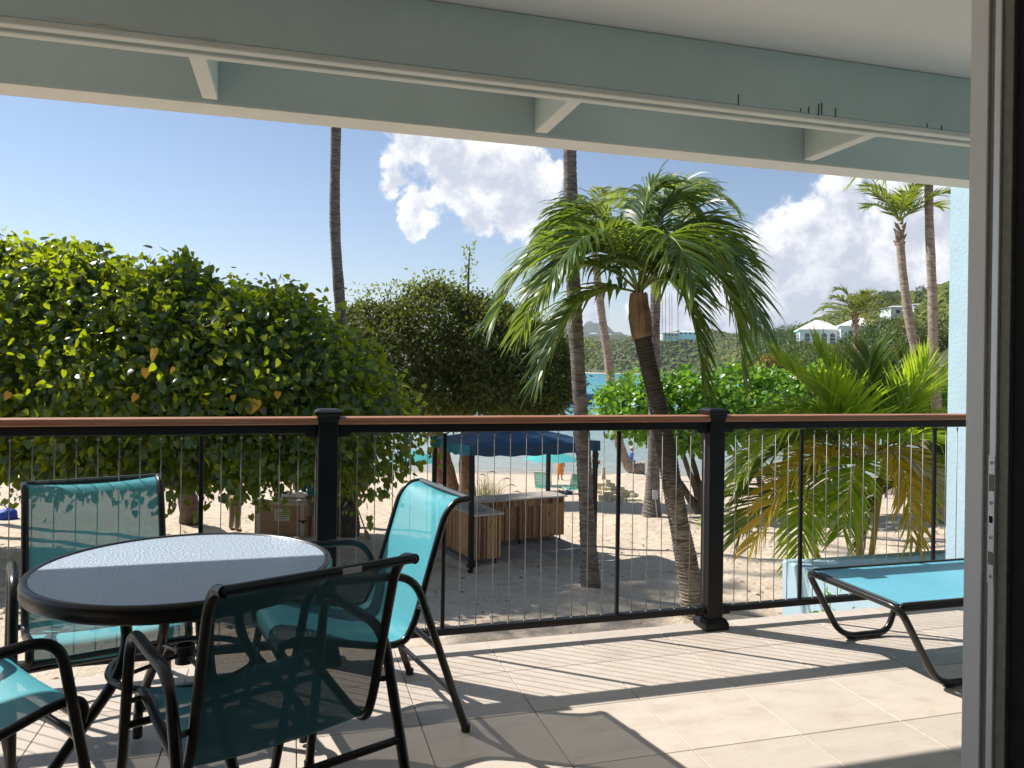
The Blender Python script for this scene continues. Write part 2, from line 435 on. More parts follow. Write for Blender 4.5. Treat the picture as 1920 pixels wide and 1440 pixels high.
c = t.ramp(g, [(0, (0.30, 0.14, 0.055)), (0.35, (0.50, 0.27, 0.115)), (0.7, (0.58, 0.36, 0.17)), (0.8, (0.16, 0.07, 0.03)), (1, (0.09, 0.04, 0.02))])
c = t.mix(t.maprange(n, 0.5, 0.72, 0, 0.7), c, c4((0.09, 0.05, 0.028)))
t.link(c, b.inputs['Base Color']); b.inputs['Roughness'].default_value = 0.55
M['bamboo'] = m
M['stone_top'] = simple('pale_stone_counter', (0.55, 0.50, 0.45), 0.35, col2=(0.40, 0.35, 0.31), scale=9)
M['plank'] = simple('weathered_plank', (0.42, 0.37, 0.32), 0.9, col2=(0.29, 0.25, 0.215), scale=4, bump=0.4, bscale=25, objvar=0.15)
M['canvas'] = simple('navy_blue_canvas', (0.005, 0.048, 0.115), 0.7, var=0.15, scale=2, bump=0.5, bscale=3.0, bdist=0.05)
M['canvas_teal'] = simple('teal_valance_canvas', (0.05, 0.30, 0.38), 0.8, var=0.15, bump=0.3, bscale=6, bdist=0.03)
def thin_cloth(name, col, trans=0.45):
    m, t, b = mat(name)
    b.inputs['Base Color'].default_value = c4(col); b.inputs['Roughness'].default_value = 0.75
    tr = t.new('ShaderNodeBsdfTranslucent'); tr.inputs[0].default_value = c4(col)
    mx = t.new('ShaderNodeMixShader'); mx.inputs[0].default_value = trans
    t.link(b.outputs[0], mx.inputs[1]); t.link(tr.outputs[0], mx.inputs[2]); t.link(mx.outputs[0], m.node_tree.nodes['Material Output'].inputs[0])
    return m
M['umbrella'] = thin_cloth('turquoise_parasol_cloth', (0.10, 0.55, 0.58))
M['beach_sling'] = thin_cloth('seafoam_strap', (0.20, 0.58, 0.50), 0.3)
M['white_plastic'] = simple('white_plastic', (0.75, 0.75, 0.72), 0.45)
M['sandblock'] = simple('sand_block', (0.76, 0.67, 0.48), 0.95, var=0.10, scale=12, bump=0.4, bscale=40, objvar=0.08)
M['kiosk'] = simple('tan_painted_plywood', (0.48, 0.27, 0.15), 0.7, var=0.12, scale=3)
M['kiosk_trim'] = simple('cream_kiosk_trim', (0.62, 0.56, 0.46), 0.7, var=0.08)
M['paper'] = simple('printed_notice_paper', (0.70, 0.62, 0.48), 0.8)
M['handle_y'] = simple('yellow_broom_handle', (0.50, 0.30, 0.03), 0.5, var=0.1)
M['bristle'] = simple('straw_bristles', (0.36, 0.24, 0.08), 0.9, var=0.3)
M['grass'] = leaf_mat('fountain_grass_blade', [(0.14, 0.17, 0.05), (0.24, 0.24, 0.10), (0.33, 0.30, 0.15)], 0.3, 0.6, (0.4, 0.4, 0.15))
M['villa_wall'] = simple('white_villa_stucco', (0.78, 0.78, 0.78), 0.85, var=0.03)
M['villa_roof'] = simple('white_villa_roof', (0.80, 0.79, 0.77), 0.7, var=0.03)
M['cream'] = simple('cream_house_stucco', (0.66, 0.58, 0.46), 0.85, var=0.05)
M['pane'] = simple('dark_window_pane', (0.05, 0.07, 0.09), 0.12, spec=0.8)
M['greyroof'] = simple('pale_grey_roof', (0.48, 0.49, 0.50), 0.7, var=0.08)
M['hull_blue'] = simple('blue_hull_paint', (0.01, 0.07, 0.32), 0.25, var=0.05)
M['hull_white'] = simple('white_boat_gelcoat', (0.75, 0.75, 0.74), 0.3)
M['rock'] = simple('shore_rock', (0.20, 0.165, 0.135), 0.95, col2=(0.09, 0.075, 0.065), scale=0.6, bump=0.9, bscale=1.2, bdist=0.6)
M['skin'] = simple('tanned_skin', (0.42, 0.22, 0.14), 0.55, var=0.06)
M['skin_dark'] = simple('brown_skin', (0.13, 0.065, 0.04), 0.55, var=0.06)
M['hair'] = simple('dark_hair', (0.012, 0.01, 0.009), 0.7)
M['shirt_blue'] = simple('royal_blue_shirt', (0.012, 0.06, 0.36), 0.8, var=0.15, bump=0.4, bscale=14, bdist=0.02)
M['shirt_teal'] = simple('teal_work_shirt', (0.015, 0.20, 0.27), 0.85, var=0.15, bump=0.4, bscale=14, bdist=0.02)
M['khaki'] = simple('khaki_twill', (0.30, 0.24, 0.16), 0.9, var=0.1, bump=0.4, bscale=14, bdist=0.02)
M['orange'] = simple('orange_wrap', (0.62, 0.24, 0.04), 0.8, var=0.15, bump=0.5, bscale=10, bdist=0.03)
M['blackcloth'] = simple('black_swimwear', (0.015, 0.015, 0.018), 0.8, bump=0.3, bscale=14, bdist=0.02)
M['greytop'] = simple('grey_striped_top', (0.26, 0.24, 0.26), 0.9, var=0.2, scale=14)
M['straw'] = simple('straw_hat', (0.62, 0.48, 0.26), 0.85, var=0.1)
M['navy'] = simple('navy_shorts', (0.012, 0.02, 0.06), 0.85)
M['box_grey'] = simple('grey_outlet_box', (0.42, 0.42, 0.42), 0.5)

# hill scrub ground
m, t, b = mat('dry_scrub_hillside')
co = t.new('ShaderNodeTexCoord').outputs['Object']
n1 = t.noise(co, 0.02, 5, 0.6); n2 = t.noise(co, 0.25, 5, 0.65)
c = t.mix(t.maprange(n2, 0.35, 0.65), c4((0.045, 0.06, 0.02)), c4((0.11, 0.115, 0.04)))
c = t.mix(t.maprange(n1, 0.55, 0.7, 0, 0.5), c, c4((0.17, 0.13, 0.07)))
sep = t.new('ShaderNodeSeparateXYZ'); t.link(co, sep.inputs[0])
c = t.mix(t.maprange(sep.outputs[2], -4.7, -5.3), c, c4((0.58, 0.49, 0.37)))      # sandy foreshore
t.link(c, b.inputs['Base Color']); b.inputs['Roughness'].default_value = 1.0
M['hill'] = m
M['scrub'] = leaf_mat('hill_scrub', [(0.06, 0.085, 0.020), (0.095, 0.125, 0.028), (0.13, 0.15, 0.034), (0.17, 0.165, 0.045)], 0.0, 0.9, (0.2, 0.2, 0.05), 0.1)
M['far_hill'] = simple('wooded_far_hill', (0.05, 0.07, 0.03), 1.0, var=0.3, scale=0.01)

# ------------------------------------------------------------------ mesh building
def np_mesh(name, V, F, smooth=False):
    me = bpy.data.meshes.new(name)
    V = np.asarray(V, np.float32)
    me.vertices.add(len(V)); me.vertices.foreach_set('co', V.ravel())
    F = [np.asarray(f, np.int32) for f in F if len(f)]
    idx = np.concatenate([f.ravel() for f in F])
    tot = np.concatenate([np.full(len(f), f.shape[1], np.int32) for f in F])
    start = np.concatenate([[0], np.cumsum(tot)[:-1]]).astype(np.int32)
    me.loops.add(len(idx)); me.loops.foreach_set('vertex_index', idx)
    me.polygons.add(len(tot)); me.polygons.foreach_set('loop_start', start)
    me.polygons.foreach_set('use_smooth', np.full(len(tot), smooth))
    me.update(calc_edges=True)
    me.validate()
    return me


def link(name, me, material=None, parent=None, loc=(0, 0, 0), rotz=0.0, kind=None):
    o = bpy.data.objects.new(name, me); COL.objects.link(o)
    o.location = tuple(float(x) for x in loc); o.rotation_euler = (0, 0, rotz)
    if material and me is not None and not len(me.materials):
        me.materials.append(material if not isinstance(material, str) else M[material])
    if parent:
        o.parent = parent
    if kind:
        o['kind'] = kind
    return o


def tag(o, label, cat, group=None):
    o['label'] = label; o['category'] = cat
    if group:
        o['group'] = group
    return o


def thing(name, label, cat, loc=(0, 0, 0), rotz=0.0, group=None):
    o = link(name, None, None, None, loc, rotz)
    o.empty_display_size = 0.2
    return tag(o, label, cat, group)


class B:
    def __init__(s):
        s.v = []; s.f = []
    def add(s, V, F):
        n = len(s.v); s.v += [tuple(p) for p in V]; s.f += [tuple(i + n for i in f) for f in F]
        return s
    def box(s, c, size, rot=None, ch=0.0):
        hx, hy, hz = (x / 2 for x in size)
        ch = min(ch, hx * .9, hy * .9, hz * .9)
        if ch <= 0:
            V = [(x, y, z) for x in (-hx, hx) for y in (-hy, hy) for z in (-hz, hz)]
            F = [(0, 1, 3, 2), (4, 6, 7, 5), (0, 4, 5, 1), (2, 3, 7, 6), (0, 2, 6, 4), (1, 5, 7, 3)]
        else:
            V = []; idx = {}
            h = (hx, hy, hz)
            for sx in (-1, 1):
                for sy in (-1, 1):
                    for sz in (-1, 1):
                        sg = (sx, sy, sz)
                        for a in range(3):
                            p = [sg[k] * (h[k] - (0 if k == a else ch)) for k in range(3)]
                            idx[(sg, a)] = len(V); V.append(tuple(p))
            F = []
            for a in range(3):
                u, v_ = [k for k in range(3) if k != a]
                for sa in (-1, 1):
                    q = []
                    for (su, sv) in ((-1, -1), (1, -1), (1, 1), (-1, 1)):
                        sg = [0, 0, 0]; sg[a] = sa; sg[u] = su; sg[v_] = sv
                        q.append(idx[(tuple(sg), a)])
                    F.append(tuple(q))
                for su in (-1, 1):
                    for sv in (-1, 1):
                        sg1 = [0, 0, 0]; sg1[u] = su; sg1[v_] = sv; sg2 = list(sg1); sg1[a] = -1; sg2[a] = 1
                        F.append((idx[(tuple(sg1), u)], idx[(tuple(sg2), u)], idx[(tuple(sg2), v_)], idx[(tuple(sg1), v_)]))
            for sx in (-1, 1):
                for sy in (-1, 1):
                    for sz in (-1, 1):
                        sg = (sx, sy, sz); F.append((idx[(sg, 0)], idx[(sg, 1)], idx[(sg, 2)]))
        if rot is not None:
            V = [tuple(rot @ Vector(p)) for p in V]
        V = [(p[0] + c[0], p[1] + c[1], p[2] + c[2]) for p in V]
        return s.add(V, F)
    def tube(s, pts, r, n=10, caps=True, flat=1.0):
        P = [np.asarray(p, float) for p in pts]
        rr = r if hasattr(r, '__len__') else [r] * len(P)
        T = []
        for i in range(len(P)):
            a = P[max(0, i - 1)]; b_ = P[min(len(P) - 1, i + 1)]
            d = b_ - a; T.append(d / (np.linalg.norm(d) + 1e-9))
        ref = np.array([0, 0, 1.]) if abs(T[0][2]) < .9 else np.array([1., 0, 0])
        u = np.cross(T[0], ref); u /= np.linalg.norm(u)
        V = []; F = []
        for i, p in enumerate(P):
            u = u - T[i] * np.dot(u, T[i]); u /= (np.linalg.norm(u) + 1e-9)
            v_ = np.cross(T[i], u)
            for k in range(n):
                a = 2 * math.pi * k / n
                V.append(p + rr[i] * (math.cos(a) * u + flat * math.sin(a) * v_))
        for i in range(len(P) - 1):
            for k in range(n):
                k2 = (k + 1) % n
                F.append((i * n + k, i * n + k2, (i + 1) * n + k2, (i + 1) * n + k))
        if caps:
            F.append(tuple(range(n - 1, -1, -1))); F.append(tuple((len(P) - 1) * n + k for k in range(n)))
        return s.add(V, F)
    def lathe(s, prof, c=(0, 0, 0), n=24, close=False):
        V = []; F = []
        for (r, z) in prof:
            for k in range(n):
                a = 2 * math.pi * k / n
                V.append((c[0] + r * math.cos(a), c[1] + r * math.sin(a), c[2] + z))
        m_ = len(prof)
        for i in range(m_ - 1 + (1 if close else 0)):
            j = (i + 1) % m_
            for k in range(n):
                k2 = (k + 1) % n
                F.append((i * n + k, i * n + k2, j * n + k2, j * n + k))
        if not close:
            F.append(tuple(range(n - 1, -1, -1))); F.append(tuple((m_ - 1) * n + k for k in range(n)))
        return s.add(V, F)
    def prism(s, poly, a0, a1, axis=0):
        """polygon in the other two axes extruded along axis"""
        n = len(poly); V = []
        for a in (a0, a1):
            for (p, q) in poly:
                V.append({0: (a, p, q), 1: (p, a, q), 2: (p, q, a)}[axis])
        F = [tuple(range(n))[::-1], tuple(range(n, 2 * n))]
        for k in range(n):
            k2 = (k + 1) % n; F.append((k, k2, n + k2, n + k))
        return s.add(V, F)
    def mesh(s, name, smooth=False, angle=None):
        me = bpy.data.meshes.new(name)
        me.from_pydata([tuple(map(float, p)) for p in s.v], [], s.f)
        me.update()
        bm = bmesh.new(); bm.from_mesh(me)
        bmesh.ops.recalc_face_normals(bm, faces=bm.faces)
        bm.to_mesh(me); bm.free()
        if smooth:
            me.polygons.foreach_set('use_smooth', [True] * len(me.polygons))
            if angle is not None:
                try:
                    me.set_sharp_from_angle(angle=angle)
                except Exception:
                    pass
        return me
    def build(s, name, material, parent=None, smooth=False, loc=(0, 0, 0), rotz=0.0, kind=None, angle=R_(40)):
        return link(name, s.mesh(name, smooth, angle), material, parent, loc, rotz, kind)


def bez(p, n=14):
    p = [np.asarray(x, float) for x in p]
    out = []
    for i in range(n + 1):
        t_ = i / n
        q = list(p)
        while len(q) > 1:
            q = [q[k] * (1 - t_) + q[k + 1] * t_ for k in range(len(q) - 1)]
        out.append(q[0])
    return out


def catmull(pts, per=8):
    P = [np.asarray(p, float) for p in pts]
    P = [2 * P[0] - P[1]] + P + [2 * P[-1] - P[-2]]
    out = []
    for i in range(1, len(P) - 2):
        for k in range(per):
            t_ = k / per
            a, b_, c_, d_ = P[i - 1], P[i], P[i + 1], P[i + 2]
            out.append(.5 * (2 * b_ + (c_ - a) * t_ + (2 * a - 5 * b_ + 4 * c_ - d_) * t_ ** 2 + (3 * b_ - a - 3 * c_ + d_) * t_ ** 3))
    out.append(P[-2])
    return out


def rounded(pts, rad, seg=6):
    """polyline with its corners rounded by quadratic arcs"""
    P = [np.asarray(p, float) for p in pts]
    out = [P[0]]
    for i in range(1, len(P) - 1):
        a = P[i - 1] - P[i]; b_ = P[i + 1] - P[i]
        la, lb = np.linalg.norm(a), np.linalg.norm(b_)
        r = min(rad if not hasattr(rad, '__len__') else rad[i - 1], la * .48, lb * .48)
        A = P[i] + a / la * r; C = P[i] + b_ / lb * r
        for k in range(seg + 1):
            t_ = k / seg
            out.append((1 - t_) ** 2 * A + 2 * t_ * (1 - t_) * P[i] + t_ ** 2 * C)
    out.append(P[-1])
    return out


def norm(a):
    return a / (np.linalg.norm(a, axis=-1, keepdims=True) + 1e-9)


def copies(root, loc, rotz, label=None, group=None):
    r = root.copy(); COL.objects.link(r); r.location = tuple(float(x) for x in loc); r.rotation_euler = (0, 0, rotz)
    if label: r['label'] = label
    if group: r['group'] = group
    for ch in list(root.children):
        c_ = ch.copy(); COL.objects.link(c_); c_.parent = r
        for g_ in list(ch.children):
            d_ = g_.copy(); COL.objects.link(d_); d_.parent = c_
    return r


# ================================================================== SETTING: ground, sea, hills
dl = np.concatenate([np.linspace(-160, -24, 24), np.arange(-23, 23.01, 0.4), np.linspace(24, 160, 24)])
ds = np.concatenate([np.arange(-8, 6, 2.0), np.arange(6, 36, 0.3), np.arange(36, 56, 0.8), np.arange(57, 80, 4.0)])
L_, D_ = np.meshgrid(dl, ds)
Z_ = ground_z(L_, D_)
Vg = SA(np.stack([L_, D_, Z_], -1)).reshape(-1, 3)
nc, nr = len(dl), len(ds)
ii = (np.arange(nr - 1)[:, None] * nc + np.arange(nc - 1)[None, :]).ravel()
Fg = np.stack([ii, ii + 1, ii + nc + 1, ii + nc], -1)
link('beach_sand', np_mesh('beach_sand', Vg, [Fg], True), 'sand', kind='structure')

bsea = B()
bsea.add([(-4000, 36, 0), (4000, 36, 0), (4000, 7000, 0), (-4000, 7000, 0)], [(0, 1, 2, 3)])
bsea.build('sea', 'sea', loc=(0, 0, SEA), rotz=-YAW, kind='structure')

FOOT = np.array([(40, 1000), (95, 860), (190, 830), (168, 640), (150, 540), (128, 400), (98, 270), (70, 180), (62, 130), (70, 90), (160, 60)], float)


def foot_dist(l, d):
    """signed distance inland from the shore of the headland"""
    p = np.stack([l, d], -1)
    best = np.full(l.shape, 1e9); sgn = np.zeros(l.shape)
    for a, b_ in zip(FOOT[:-1], FOOT[1:]):
        e = b_ - a; t_ = np.clip(((p - a) @ e) / (e @ e), 0, 1)
        q = a + t_[..., None] * e
        dd_ = np.linalg.norm(p - q, axis=-1)
        cr = e[0] * (p[..., 1] - a[1]) - e[1] * (p[..., 0] - a[0])
        upd = dd_ < best - 1e-6
        best = np.where(upd, dd_, best); sgn = np.where(upd, np.sign(cr), sgn)
    return best * sgn


def hill_z(l, d):
    q = foot_dist(l, d)
    q = np.where(l + 0 * d > 0, q, -50)
    h_ = 62 * (1 - np.exp(-np.clip(q - 4, 0, None) / 78.)) * np.clip(1.12 - 0.28 * np.clip((d - 500) / 400., 0, 1), 0, 2)
    h_ = h_ * (1 + 0.10 * np.sin(l * .031 + d * .017) + 0.07 * np.sin(l * .083 - d * .051 + 1))
    return np.where(q > 0, SEA + np.minimum(q * .25, 1.4) + h_, SEA - 4 + q * 0.02)


hl = np.concatenate([np.arange(40, 330, 4.0), np.arange(335, 900, 18.0)]); hd = np.concatenate([np.arange(60, 420, 5.0), np.arange(430, 1500, 12.0)])
L2, D2 = np.meshgrid(hl, hd)
Z2 = hill_z(L2, D2)
Vh = SA(np.stack([L2, D2, Z2], -1)).reshape(-1, 3)
nc, nr = len(hl), len(hd)
ii = (np.arange(nr - 1)[:, None] * nc + np.arange(nc - 1)[None, :]).ravel()
link('headland_hill', np_mesh('headland_hill', Vh, [np.stack([ii, ii + 1, ii + nc + 1, ii + nc], -1)], True), 'hill', kind='structure')

# scrub covering the hillside: jittered twenty-sided clumps
bm = bmesh.new(); bmesh.ops.create_icosphere(bm, subdivisions=1, radius=1.0)
icoV = np.array([v.co[:] for v in bm.verts]); icoF = np.array([[v.index for v in f.verts] for f in bm.faces]); bm.free()


def clumps(pos, rad, squash=0.75, jit=0.35, r=rng):
    n = len(pos); k = len(icoV)
    V = icoV[None] * (1 + r.normal(0, jit, (n, k, 1)).clip(-.6, .6)) * rad[:, None, None]
    V[..., 2] *= squash
    a = r.uniform(0, 6.28, n)
    x = V[..., 0] * np.cos(a)[:, None] - V[..., 1] * np.sin(a)[:, None]; y = V[..., 0] * np.sin(a)[:, None] + V[..., 1] * np.cos(a)[:, None]
    V = np.stack([x, y, V[..., 2]], -1) + pos[:, None, :]
    F = (icoF[None] + (np.arange(n) * k)[:, None, None]).reshape(-1, 3)
    return V.reshape(-1, 3), F


cand = []
tot = 0
while tot < 24000:
    la = rng.uniform(0.07, 0.66, 4000); d_ = 150 + 1000 * rng.uniform(0, 1, 4000) ** 1.4
    l_ = la * d_
    q = foot_dist(l_, d_)
    ok = (q > 9) & (q < 230)
    cand.append(np.stack([l_[ok], d_[ok]], -1)); tot += ok.sum()
cand = np.concatenate(cand)[:24000]
# villa terrace stays clear
ok = ~((np.abs(cand[:, 0] - 86) < 15) & (np.abs(cand[:, 1] - 200) < 14)) & ~((cand[:, 1] < 195) & (np.abs(cand[:, 0] / cand[:, 1] - 0.42) < 0.07))
cand = cand[ok]
zc = hill_z(cand[:, 0], cand[:, 1])
rad = rng.uniform(.8, 2.1, len(cand)) * np.clip(cand[:, 1] / 420., 0.7, 1.6)
pos = SA(np.stack([cand[:, 0], cand[:, 1], zc + rad * .25], -1))
V, F = clumps(pos, rad)
link('hillside_scrub', np_mesh('hillside_scrub', V, [F], False), 'scrub', kind='stuff')

# far hills across the bay
def far_ridge(name, pts, depth, mat_, n=60):
    pts = np.array(pts, float)      # (l, d, crest)
    ts = np.linspace(0, len(pts) - 1, n)
    C = np.stack([np.interp(ts, np.arange(len(pts)), pts[:, k]) for k in range(3)], -1)
    C[:, 2] *= 1 + 0.05 * np.sin(ts * 7.0) + 0.03 * np.sin(ts * 17 + 1)
    prof = [(-1.0, 0.0), (-.8, .18), (-.55, .45), (-.3, .75), (-.1, .95), (0, 1.0), (.3, .8), (1.0, .0)]
    V = []
    for (u, hgt_) in prof:
        for k, (l, d, c_) in enumerate(C):
            V.append(S(l, d + u * depth, SEA - 1 + (c_ - SEA) * hgt_ * (1 + .06 * math.sin(k * 1.7 + u * 9))))
    m_ = len(C)
    F = [[i * m_ + k, i * m_ + k + 1, (i + 1) * m_ + k + 1, (i + 1) * m_ + k] for i in range(len(prof) - 1) for k in range(m_ - 1)]
    return link(name, np_mesh(name, np.array(V), [np.array(F)], True), mat_, kind='structure')


far_ridge('far_blue_hill', [(-900, 3900, 60), (-200, 3700, 150), (220, 3500, 205), (400, 3500, 198), (600, 3500, 120), (760, 3400, 80), (1000, 3400, 60)], 700, 'far_hill')
far_ridge('far_village_hill', [(-500, 2000, 30), (0, 1900, 50), (180, 1750, 66), (300, 1700, 58), (420, 1600, 40), (600, 1500, 30)], 420, 'hill')
cl = np.stack([rng.uniform(60, 420, 1500), rng.uniform(1330, 1720, 1500)], -1)
hh = np.interp(cl[:, 0], [-500, 0, 180, 300, 420, 600], [30, 50, 66, 58, 40, 30]); dc = np.interp(cl[:, 0], [-500, 0, 180, 300, 420, 600], [2000, 1900, 1750, 1700, 1600, 1500])
uu = (cl[:, 1] - dc) / 420.
zz = SEA - 1 + (hh - SEA) * np.interp(uu, [-1, -.8, -.55, -.3, -.1, 0, .3], [0, .18, .45, .75, .95, 1, .8])
rad = rng.uniform(3, 7, 1500)
V, F = clumps(SA(np.stack([cl[:, 0], cl[:, 1], zz], -1)), rad, .6)
link('far_village_scrub', np_mesh('far_village_scrub', V, [F], False), 'scrub', kind='stuff')

# ================================================================== BUILDING: floor, ceiling, walls, door frame
XW = 6.2            # wing wall
floor = link('balcony_floor', B().box((1.0, 1.305, -.13), (10.4, 4.70, .235)).mesh('balcony_floor'), 'grout', kind='structure')
TX = [-4.01 + .45 * i for i in range(24)]
TY = [3.655, 3.272, 2.862, 2.440, 2.020, 1.60, 1.31]
tile_meshes = {}
for j in range(len(TY) - 1):
    hy = TY[j] - TY[j + 1]
    for x0 in TX:
        if x0 + .45 > XW or x0 < -3.7:
            continue
        key = j
        if key not in tile_meshes:
            me = B().box((0, 0, 0), (.4465, hy - .0035, .012), ch=.0015).mesh('tile'); me.materials.append(M['tile']); tile_meshes[key] = me
        o = link('tile', tile_meshes[key], None, floor, (x0 + .225 - .005, (TY[j] + TY[j + 1]) / 2, -.0082 + random.uniform(-.0004, .0004)))
room_floor = link('room_floor', B().box((1.0, -1.9, -.09), (10.4, 1.70, .16)).mesh('room_floor'), 'room', kind='structure')

ceiling = link('balcony_ceiling', B().box((1.0, .75, 2.79), (10.4, 5.88, .20)).mesh('ceiling'), 'ceil', kind='structure')
bb = B().box((1.0, 2.862, 2.565), (10.3, .12, .248), ch=.004)
beam = bb.build('beam', 'beam', ceiling)
B().box((1.0, 2.823, 2.430), (10.28, .042, .022), ch=.004).build('trim_strip', 'trim', ceiling)
B().box((1.0, 2.901, 2.430), (10.28, .042, .022), ch=.004).build('trim_strip', 'trim', ceiling)
B().box((1.0, 3.615, 2.585), (10.4, .165, .25), ch=.004).build('fascia', 'beam', ceiling)
B().box((1.0, 3.615, 2.4585), (10.38, .160, .006), ch=.001).build('fascia_underside', 'trim', ceiling)
for xj in (-3.34, -1.84, -.35, 1.14, 2.65, 4.15, 5.65):
    j_ = B().box((xj, 3.227, 2.58), (.064, .608, .205), ch=.003).build('joist', 'beam', ceiling)
    B().box((xj, 3.227, 2.476), (.060, .600, .006), ch=.001).build('joist_underside', 'trim', j_)
# rust streaks, nails and flaked paint low on the beam
for (x, zc_, hh_) in ((1.76, 2.462, .045), (2.10, 2.456, .03), (2.15, 2.462, .05), (2.165, 2.468, .05), (2.235, 2.458, .04), (2.06, 2.452, .015), (2.72, 2.452, .02), (2.80, 2.45, .02)):
    B().box((x, 2.8008, zc_), (.004, .003, hh_)).build('rust_streak', 'rust', beam)
for (x0, x1, z0) in ((-.78, -.62, 2.453), (-.66, -.48, 2.449), (-.38, -.28, 2.448)):
    B().prism([(x0, z0), (x1, z0 - .004), (x1 + .03, z0 - .002), ((x0 + x1) / 2, z0 + .006)], 2.8000, 2.8017, 1).build('paint_flake', 'peel', beam)

wall_back = link('wall_back', B().box((3.87, 1.20, 1.34), (4.66, .16, 2.69)).mesh('wall_back'), 'beam', kind='structure')
link('wall_head', B().box((-1.42, 1.20, 2.45), (5.62, .16, .46)).mesh('wall_head'), 'ceil', kind='structure')
link('room_wall_rear', B().box((1.0, -2.72, 1.30), (10.4, .12, 2.76)).mesh('room_wall_rear'), 'room', kind='structure')
link('room_wall_left', B().box((-4.16, -.76, 1.30), (.12, 3.74, 2.76)).mesh('room_wall_left'), 'room', kind='structure')
link('room_wall_right', B().box((1.75, -.80, 1.30), (.12, 3.6, 2.76)).mesh('room_wall_right'), 'drape', kind='structure')

# sliding-door jamb on the right edge of the view (real profile: face, gasket groove, lock strip, return)
JX = 1.38
jamb = thing('door_frame', 'grey sliding door jamb with lock strike plate at the right edge', 'door frame', (JX, 1.25, 0))
def jp(name, y0, y1, dx0, mat_, parent=jamb, z0=0.0, z1=2.22, thick=.03):
    return B().box((dx0 + thick / 2, (y0 + y1) / 2 - 1.25, (z0 + z1) / 2), (thick, y1 - y0, z1 - z0), ch=.0012).build(name, mat_, parent)
jp('outer_face', 1.263, 1.3065, 0.0, 'alum', thick=.05)
jp('gasket', 1.2475, 1.2625, .006, 'gasket', thick=.04)
strip = jp('lock_strip', 1.2315, 1.247, -.001, 'alum2')
jp('gasket', 1.2135, 1.231, .005, 'gasket', thick=.04)
jp('inner_lip', 1.205, 1.213, .001, 'gasket', thick=.04)
B().box((.15, 1.13 - 1.25, 1.11), (.28, .145, 2.22)).build('dark_return', 'drape', jamb)
plate = B().box((-.0020, 1.2393 - 1.25, 1.05), (.0015, .0150, .262), ch=.0004).build('strike_plate', 'alum2', jamb)
for (z0, z1) in ((1.108, 1.142), (.958, .984)):
    B().box((-.0032, 1.2388 - 1.25, (z0 + z1) / 2), (.0016, .0105, z1 - z0)).build('slot', 'gasket', plate)
B().box((-.0032, 1.2393 - 1.25, 1.050), (.0016, .008, .014), ch=.0005).build('slot', 'drape', plate)
for zs in (1.166, 1.084, 1.014, .934):
    sc = B()
    sc.lathe([(.0001, 0), (.0042, 0), (.0045, .0010), (.0035, .0016), (.0001, .0016)], n=12)
    me = sc.mesh('screw', True); me.transform(Matrix.Rotation(R_(-90), 4, 'Y')); me.transform(Matrix.Translation((-.0028, 1.2393 - 1.25, zs)))
    s_ = link('screw', me, 'alum', plate)
    B().box((-.0045, 1.2393 - 1.25, zs), (.0004, .0045, .0011)).box((-.00452, 1.2393 - 1.25, zs), (.0004, .0011, .0045)).build('screw_slot', 'drape', plate)

# the wing of the building with the aqua wall, and the low planter wall running on from it
wing = thing('aqua_wing_wall', 'tall aqua stucco wing wall at the right end of the balcony', 'wall', (XW, 4, -2.6))
B().box((2.0, .42, 3.05), (4.0, 3.36, 6.1), ch=.02).build('wall', 'aqua', wing)
pl = thing('planter_wall', 'low aqua stucco planter wall below the balcony under the yellow palm', 'wall', (5.6, 5.83, -2.6))
B().box((.11, .0, .835), (.22, 4.06, 1.75), ch=.025).build('wall', 'aqua', pl)
B().box((2.3, 1.92, .830), (4.13, .22, 1.74), ch=.025).build('wall', 'aqua', pl)

# ================================================================== RAILING
RY = 3.58
rail = thing('balcony_railing', 'black balcony railing with wooden handrail and vertical steel cables', 'railing', (0, RY, 0))
POSTS = [-3.77, -1.80, .163, 2.13, 4.10, 6.06]
pm = B()
pm.box((0, 0, .56), (.088, .088, 1.10), ch=.004)
post_me = pm.mesh('post'); post_me.materials.append(M['black'])
cap = B(); cap.lathe([(.062, 1.088), (.066, 1.096), (.070, 1.112), (.082, 1.122), (.084, 1.132), (.060, 1.143), (.0001, 1.146)], n=4)
cap_me = cap.mesh('post_cap'); cap_me.transform(Matrix.Rotation(R_(45), 4, 'Z')); cap_me.materials.append(M['black'])
bs = B(); bs.lathe([(.094, 0.0005), (.094, .030), (.078, .052), (.063, .056)], n=4)
bs_me = bs.mesh('post_base'); bs_me.transform(Matrix.Rotation(R_(45), 4, 'Z')); bs_me.materials.append(M['black'])
wire_me = B().tube([(0, 0, .085), (0, 0, 1.034)], .0022, 6).mesh('cable', True); wire_me.materials.append(M['steel'])
fer = B(); fer.tube([(0, 0, .100), (0, 0, .112)], .0045, 8)
fer_me = fer.mesh('ferrule', True); fer_me.materials.append(M['steel'])
pk_me = B().box((0, 0, .56), (.018, .018, .935), ch=.002).mesh('picket'); pk_me.materials.append(M['black'])
for xp in POSTS[:-1]:
    p_ = link('post', post_me, None, rail, (xp, 0, 0))
    link('post_cap', cap_me, None, p_); link('post_base', bs_me, None, p_)
